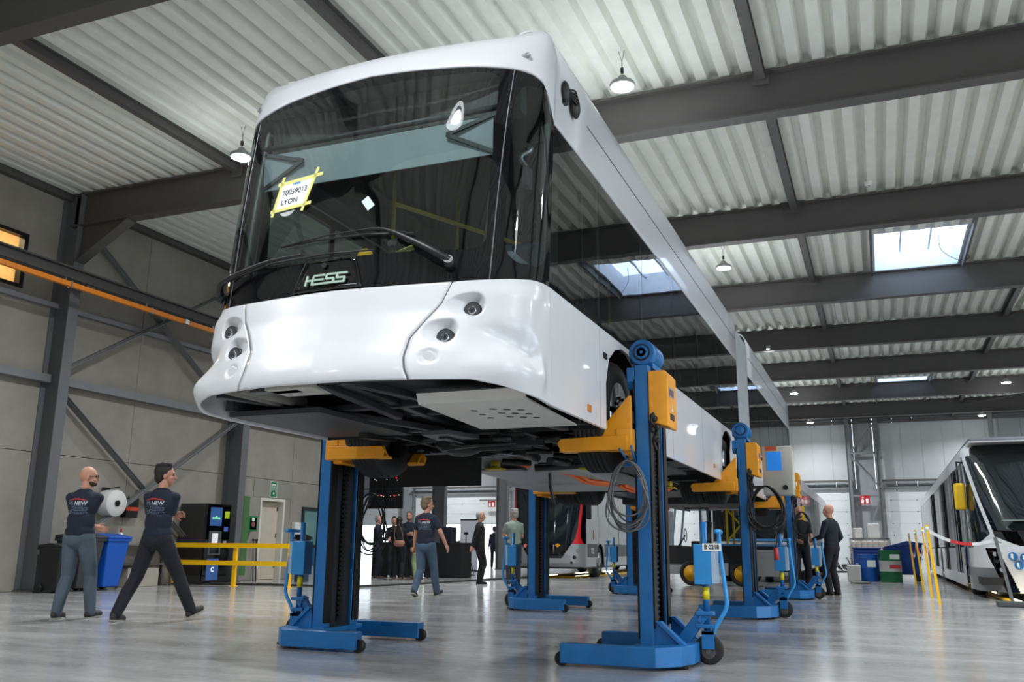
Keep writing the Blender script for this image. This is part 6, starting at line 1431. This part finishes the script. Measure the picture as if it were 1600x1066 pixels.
for x in (.22, .56): m = MB(); m.bar((x, -.55, 1.03), (x, -.55, 1.95), .05, .05); m.bar((x, .55, 1.03), (x, .55, 1.95), .05, .05); m.build('yellow_frame', mat('frame_yellow', '#cfae1c', .5), tg)
m = MB(); m.bar((.22, -.55, 1.1), (.56, -.55, 1.5), .04, .04); m.bar((.56, -.55, 1.5), (.22, -.55, 1.9), .04, .04); m.build('yellow_cross_bar', mat('frame_yellow', '#cfae1c'), tg)
m = MB(); m.box(-.75, -.3, .95, -.35, .3, 1.1); m.prism([(-.45, 1.1), (-.35, 1.1), (-.28, 1.6), (-.38, 1.6)], 'y', -.28, .28); m.build('seat', BLACKP, tg, bev=.03); m = MB(); m.lathe([(.17, -.012), (.185, 0), (.17, .012)], (-.95, 0, 1.25), 'x', 24, close=True); m.cyl((-1.15, 0, .95), (-.95, 0, 1.25), .02, n=8); m.build('steering_wheel', BLACKP, tg)
# ================================================================ right background clutter
def ypost(x, y, top, lab):
    t = thing('marker_post', lab, 'post', (x, y, 0), 0, 'yellow marker posts'); m = MB(); m.bar((0, 0, 0), top, .045, .022, (0, 1, 0)); m.build('bar', YELR, t); m = MB(); m.cyl((top[0]-.0, top[1], top[2]-.1), (top[0], top[1], top[2]-.04), .03, n=10); m.build('tape_clip', WHS, t)
YP = [((.87, 17.8), (-.10, 0, 1.36), 'yellow marker post nearest the camera at the right'), ((.85, 20.1), (-.06, 0, 1.36), 'second yellow marker post from the camera'), ((.82, 23.1), (-.08, 0, 1.38), 'third yellow marker post from the camera'), ((.80, 27.6), (-.08, 0, 1.38), 'farthest yellow marker post, near the drums')]
for (x, y), tp, lab in YP: ypost(x, y, tp, lab)
t = thing('barrier_stand', 'grey barrier stand with heavy foot in front of the white trolleybus', 'stand', (1.98, 17.7, 0)); m = MB(); m.box(-.24, -.16, 0, .24, .16, .09); m.build('foot', mat('foot_dark_grey', '#4c4e50', .7), t, bev=.02); m = MB(); m.bar((0, 0, .09), (-.16, 0, 1.15), .05, .05); m.build('pole', mat('pole_grey', '#6c6f70', .5), t)
TAPR = mat('tape_red', '#cf2f35', .6); TAPW = mat('tape_white', '#e6e6e6', .6)
def tape(a, b, sag, n, lab):
    a, b = Vector(a), Vector(b); t = thing('barrier_tape', lab, 'tape', tuple(a)); rw = [MB(), MB()]; N_ = 24; pts = [a+(b-a)*(i/N_)-Vector((0, 0, sag*4*(i/N_)*(1-i/N_)))-a for i in range(N_+1)]
    for i in range(N_): rw[int(i*n/N_) % 2].bar(pts[i], pts[i+1], .004, .055, (0, 0, 1))
    rw[0].build('white_band', TAPW, t); rw[1].build('red_band', TAPR, t)
tape((.79, 17.8, 1.26), (1.80, 17.7, 1.10), .14, 3, 'red and white tape from the nearest yellow post to the grey stand')
tape((1.84, 17.7, 1.12), (3.9, 16.6, 1.02), .25, 4, 'red and white tape from the grey stand towards the right edge')
tape((.79, 17.8, 1.26), (.80, 20.1, 1.26), .45, 5, 'red and white tape sagging between the first two yellow posts'); tape((.80, 20.1, 1.26), (.75, 23.1, 1.26), .45, 5, 'red and white tape sagging between the second and third yellow posts'); tape((.75, 23.1, 1.26), (.73, 27.6, 1.26), .5, 7, 'red and white tape sagging to the farthest yellow post')
def drum(loc, cols, label, h=.88, r=.29):
    t = thing('oil_drum', label, 'drum', loc); n = len(cols)
    for i, c in enumerate(cols):
        z0, z1 = h*i/n, h*(i+1)/n; m = MB(); m.lathe([(r-.002, z0), (r, z0+.01), (r, z1-.012), (r+.008, z1-.006), (r-.002, z1)], (0, 0, 0), n=32); m.build('band', c, t)
    m = MB(); m.cyl((.12, 0, h), (.12, 0, h+.025), .035, n=12); m.build('bung', BLACKP, t); return t
DB = mat('drum_blue', '#1660bd', .4); DG = mat('drum_green', '#1d7040', .4); DW = mat('drum_white', '#cfd0cc', .5)
d1 = drum((-.42, 29.9, 0), [DB, DB], 'blue plastic drum with white label, left of the green drum', .80, .27); m = MB(); m.box(-.02, -.275, .42, .22, -.262, .62); m.build('label_print', WHS, d1)
d2 = drum((.20, 29.6, 0), [DG, DW, DG], 'green and white steel drum in front of the blue container', .92, .31); m = MB(); m.box(.0, -.318, .66, .26, -.30, .80); m.build('label_print', WHS, d2); m = MB(); m.box(-.02, -.318, .40, .27, -.30, .50); m.build('red_marking', mat('mark_red', '#c22a2a', .5), d2)
t = thing('waste_container', 'large blue waste container on castors behind the green drum', 'container', (.62, 30.8, 0)); m = MB(); v = [(-.5, -.4, .2), (.42, -.4, .2), (.42, .4, .2), (-.5, .4, .2), (-.6, -.5, 1.0), (.52, -.5, 1.1), (.52, .5, 1.1), (-.6, .5, 1.0)]; m._a(v, [(0, 3, 2, 1), (4, 5, 6, 7), (0, 1, 5, 4), (1, 2, 6, 5), (2, 3, 7, 6), (3, 0, 4, 7)]); m.build('body', mat('container_blue', '#16408f', .4), t, bev=.03); m = MB(); m.prism([(-.62, 1.0), (.1, 1.2), (.54, 1.14), (.54, 1.09)], 'y', -.53, .53); m.build('lid', mat('container_blue', '#16408f'), t, bev=.01)
for x in (-.38, .34): m = MB(); m.cyl((x, -.35, .1), (x, -.29, .1), .1, n=16); m.cyl((x, .35, .1), (x, .29, .1), .1, n=16); m.box(x-.03, -.36, .1, x+.03, -.3, .2); m.box(x-.03, .3, .1, x+.03, .36, .2); m.build('castor', BLACKP, t)
t = thing('waste_container', 'second blue waste container between blue drum and green drum', 'container', (-.45, 31.2, 0)); m = MB(); m.box(-.4, -.35, .12, .4, .35, .95); m.build('body', mat('container_blue', '#16408f'), t, bev=.03); m = MB(); m.box(-.43, -.38, .95, .43, .38, 1.0); m.build('rim', mat('container_blue', '#16408f'), t, bev=.01)
for x in (-.3, .3): m = MB(); m.cyl((x, -.3, .06), (x, -.24, .06), .06, n=14); m.cyl((x, .3, .06), (x, .24, .06), .06, n=14); m.build('castor', BLACKP, t)
t = thing('ibc_tank', 'white plastic tank in a wire cage behind the drums', 'tank', (-.35, 33.0, 0)); m = MB(); m.box(-.58, -.48, .16, .58, .48, 1.22); m.build('tank', mat('tank_milky', '#d8cfc2', .4, 0, .05), t, bev=.08, seg=3)
m = MB()
for i in range(8): x = -.62+1.24*i/7; m.cyl((x, -.52, .12), (x, -.52, 1.30), .012, n=6); m.cyl((x, .52, .12), (x, .52, 1.30), .012, n=6)
for z in (.2, .55, .9, 1.29): m.tube([(-.62, -.52, z), (.62, -.52, z), (.62, .52, z), (-.62, .52, z)], .012, 6, closed=True)
m.build('wire_cage', mat('cage_grey', '#7b7d7c', .4, .6), t); m = MB(); m.box(-.62, -.52, .0, .62, .52, .12); m.build('pallet', CHASG, t)
def jerry(loc, rz, sc, lab):
    t = thing('plastic_canister', lab, 'canister', loc, rz); m = MB(); m.box(-.17, -.14, 0, .17, .14, .42); m.build('body', mat('canister_white', '#dcdad6', .4), t, bev=.04, seg=3); m = MB(); m.cyl((.08, 0, .42), (.08, 0, .46), .035, n=12); m.build('cap', GREYPL, t); t.scale = (sc,)*3; return t
jerry((-.20, 33.0, 1.31), 0, 1.15, 'tall white canister standing on the caged tank'); jerry((-.72, 33.05, 1.31), .4, .8, 'small white canister at the left end of the caged tank'); jerry((-.82, 29.6, 0), 0, 1.15, 'tall yellowed white canister on the floor left of the blue drum')
t = thing('tool_trolley', 'dark wheeled trolley loaded with scrap beside the standing men', 'trolley', (-1.35, 31.0, 0))
m = MB(); m.box(-.45, -.3, .22, .45, .3, .27); m.build('deck', STEEL, t); m = MB()
for x in (-.4, .4): m.cyl((x, -.28, .1), (x, -.22, .1), .1, n=16); m.cyl((x, .28, .1), (x, .22, .1), .1, n=16)
m.build('wheels', BLACKP, t); m = MB(); m.tube([(-.44, -.28, .27), (-.44, -.28, 1.0), (-.44, .28, 1.0), (-.44, .28, .27)], .015, 8); m.tube([(.44, -.28, .27), (.44, -.28, .8), (.44, .28, .8), (.44, .28, .27)], .015, 8); m.build('side_hoop', STEELL, t)
m = MB(); rn = random.Random(11)
for i in range(14): c = Vector((rn.uniform(-.35, .35), rn.uniform(-.2, .2), rn.uniform(.32, .72))); d = Vector((rn.uniform(-1, 1), rn.uniform(-1, 1), rn.uniform(-.5, .9))).normalized()*rn.uniform(.08, .26); m.cyl(c-d, c+d, rn.uniform(.02, .06), n=10)
m.build('scrap_parts', mat('scrap_grey', '#5d5e60', .5, .4, .3, 10), t)
m2 = MB(); m2.lathe([(0, 0), (.26, 0), (.27, .04), (.2, .06), (.05, .07)], (0, 0, 0), n=28); o = m2.build('floor_disc', mat('disc_grey', '#7d7f78', .6)); o.location = (-.62, 27.6, 0); tag(o, 'flat grey disc lying on the floor before the canister', 'disc')
bpy.context.view_layer.update()
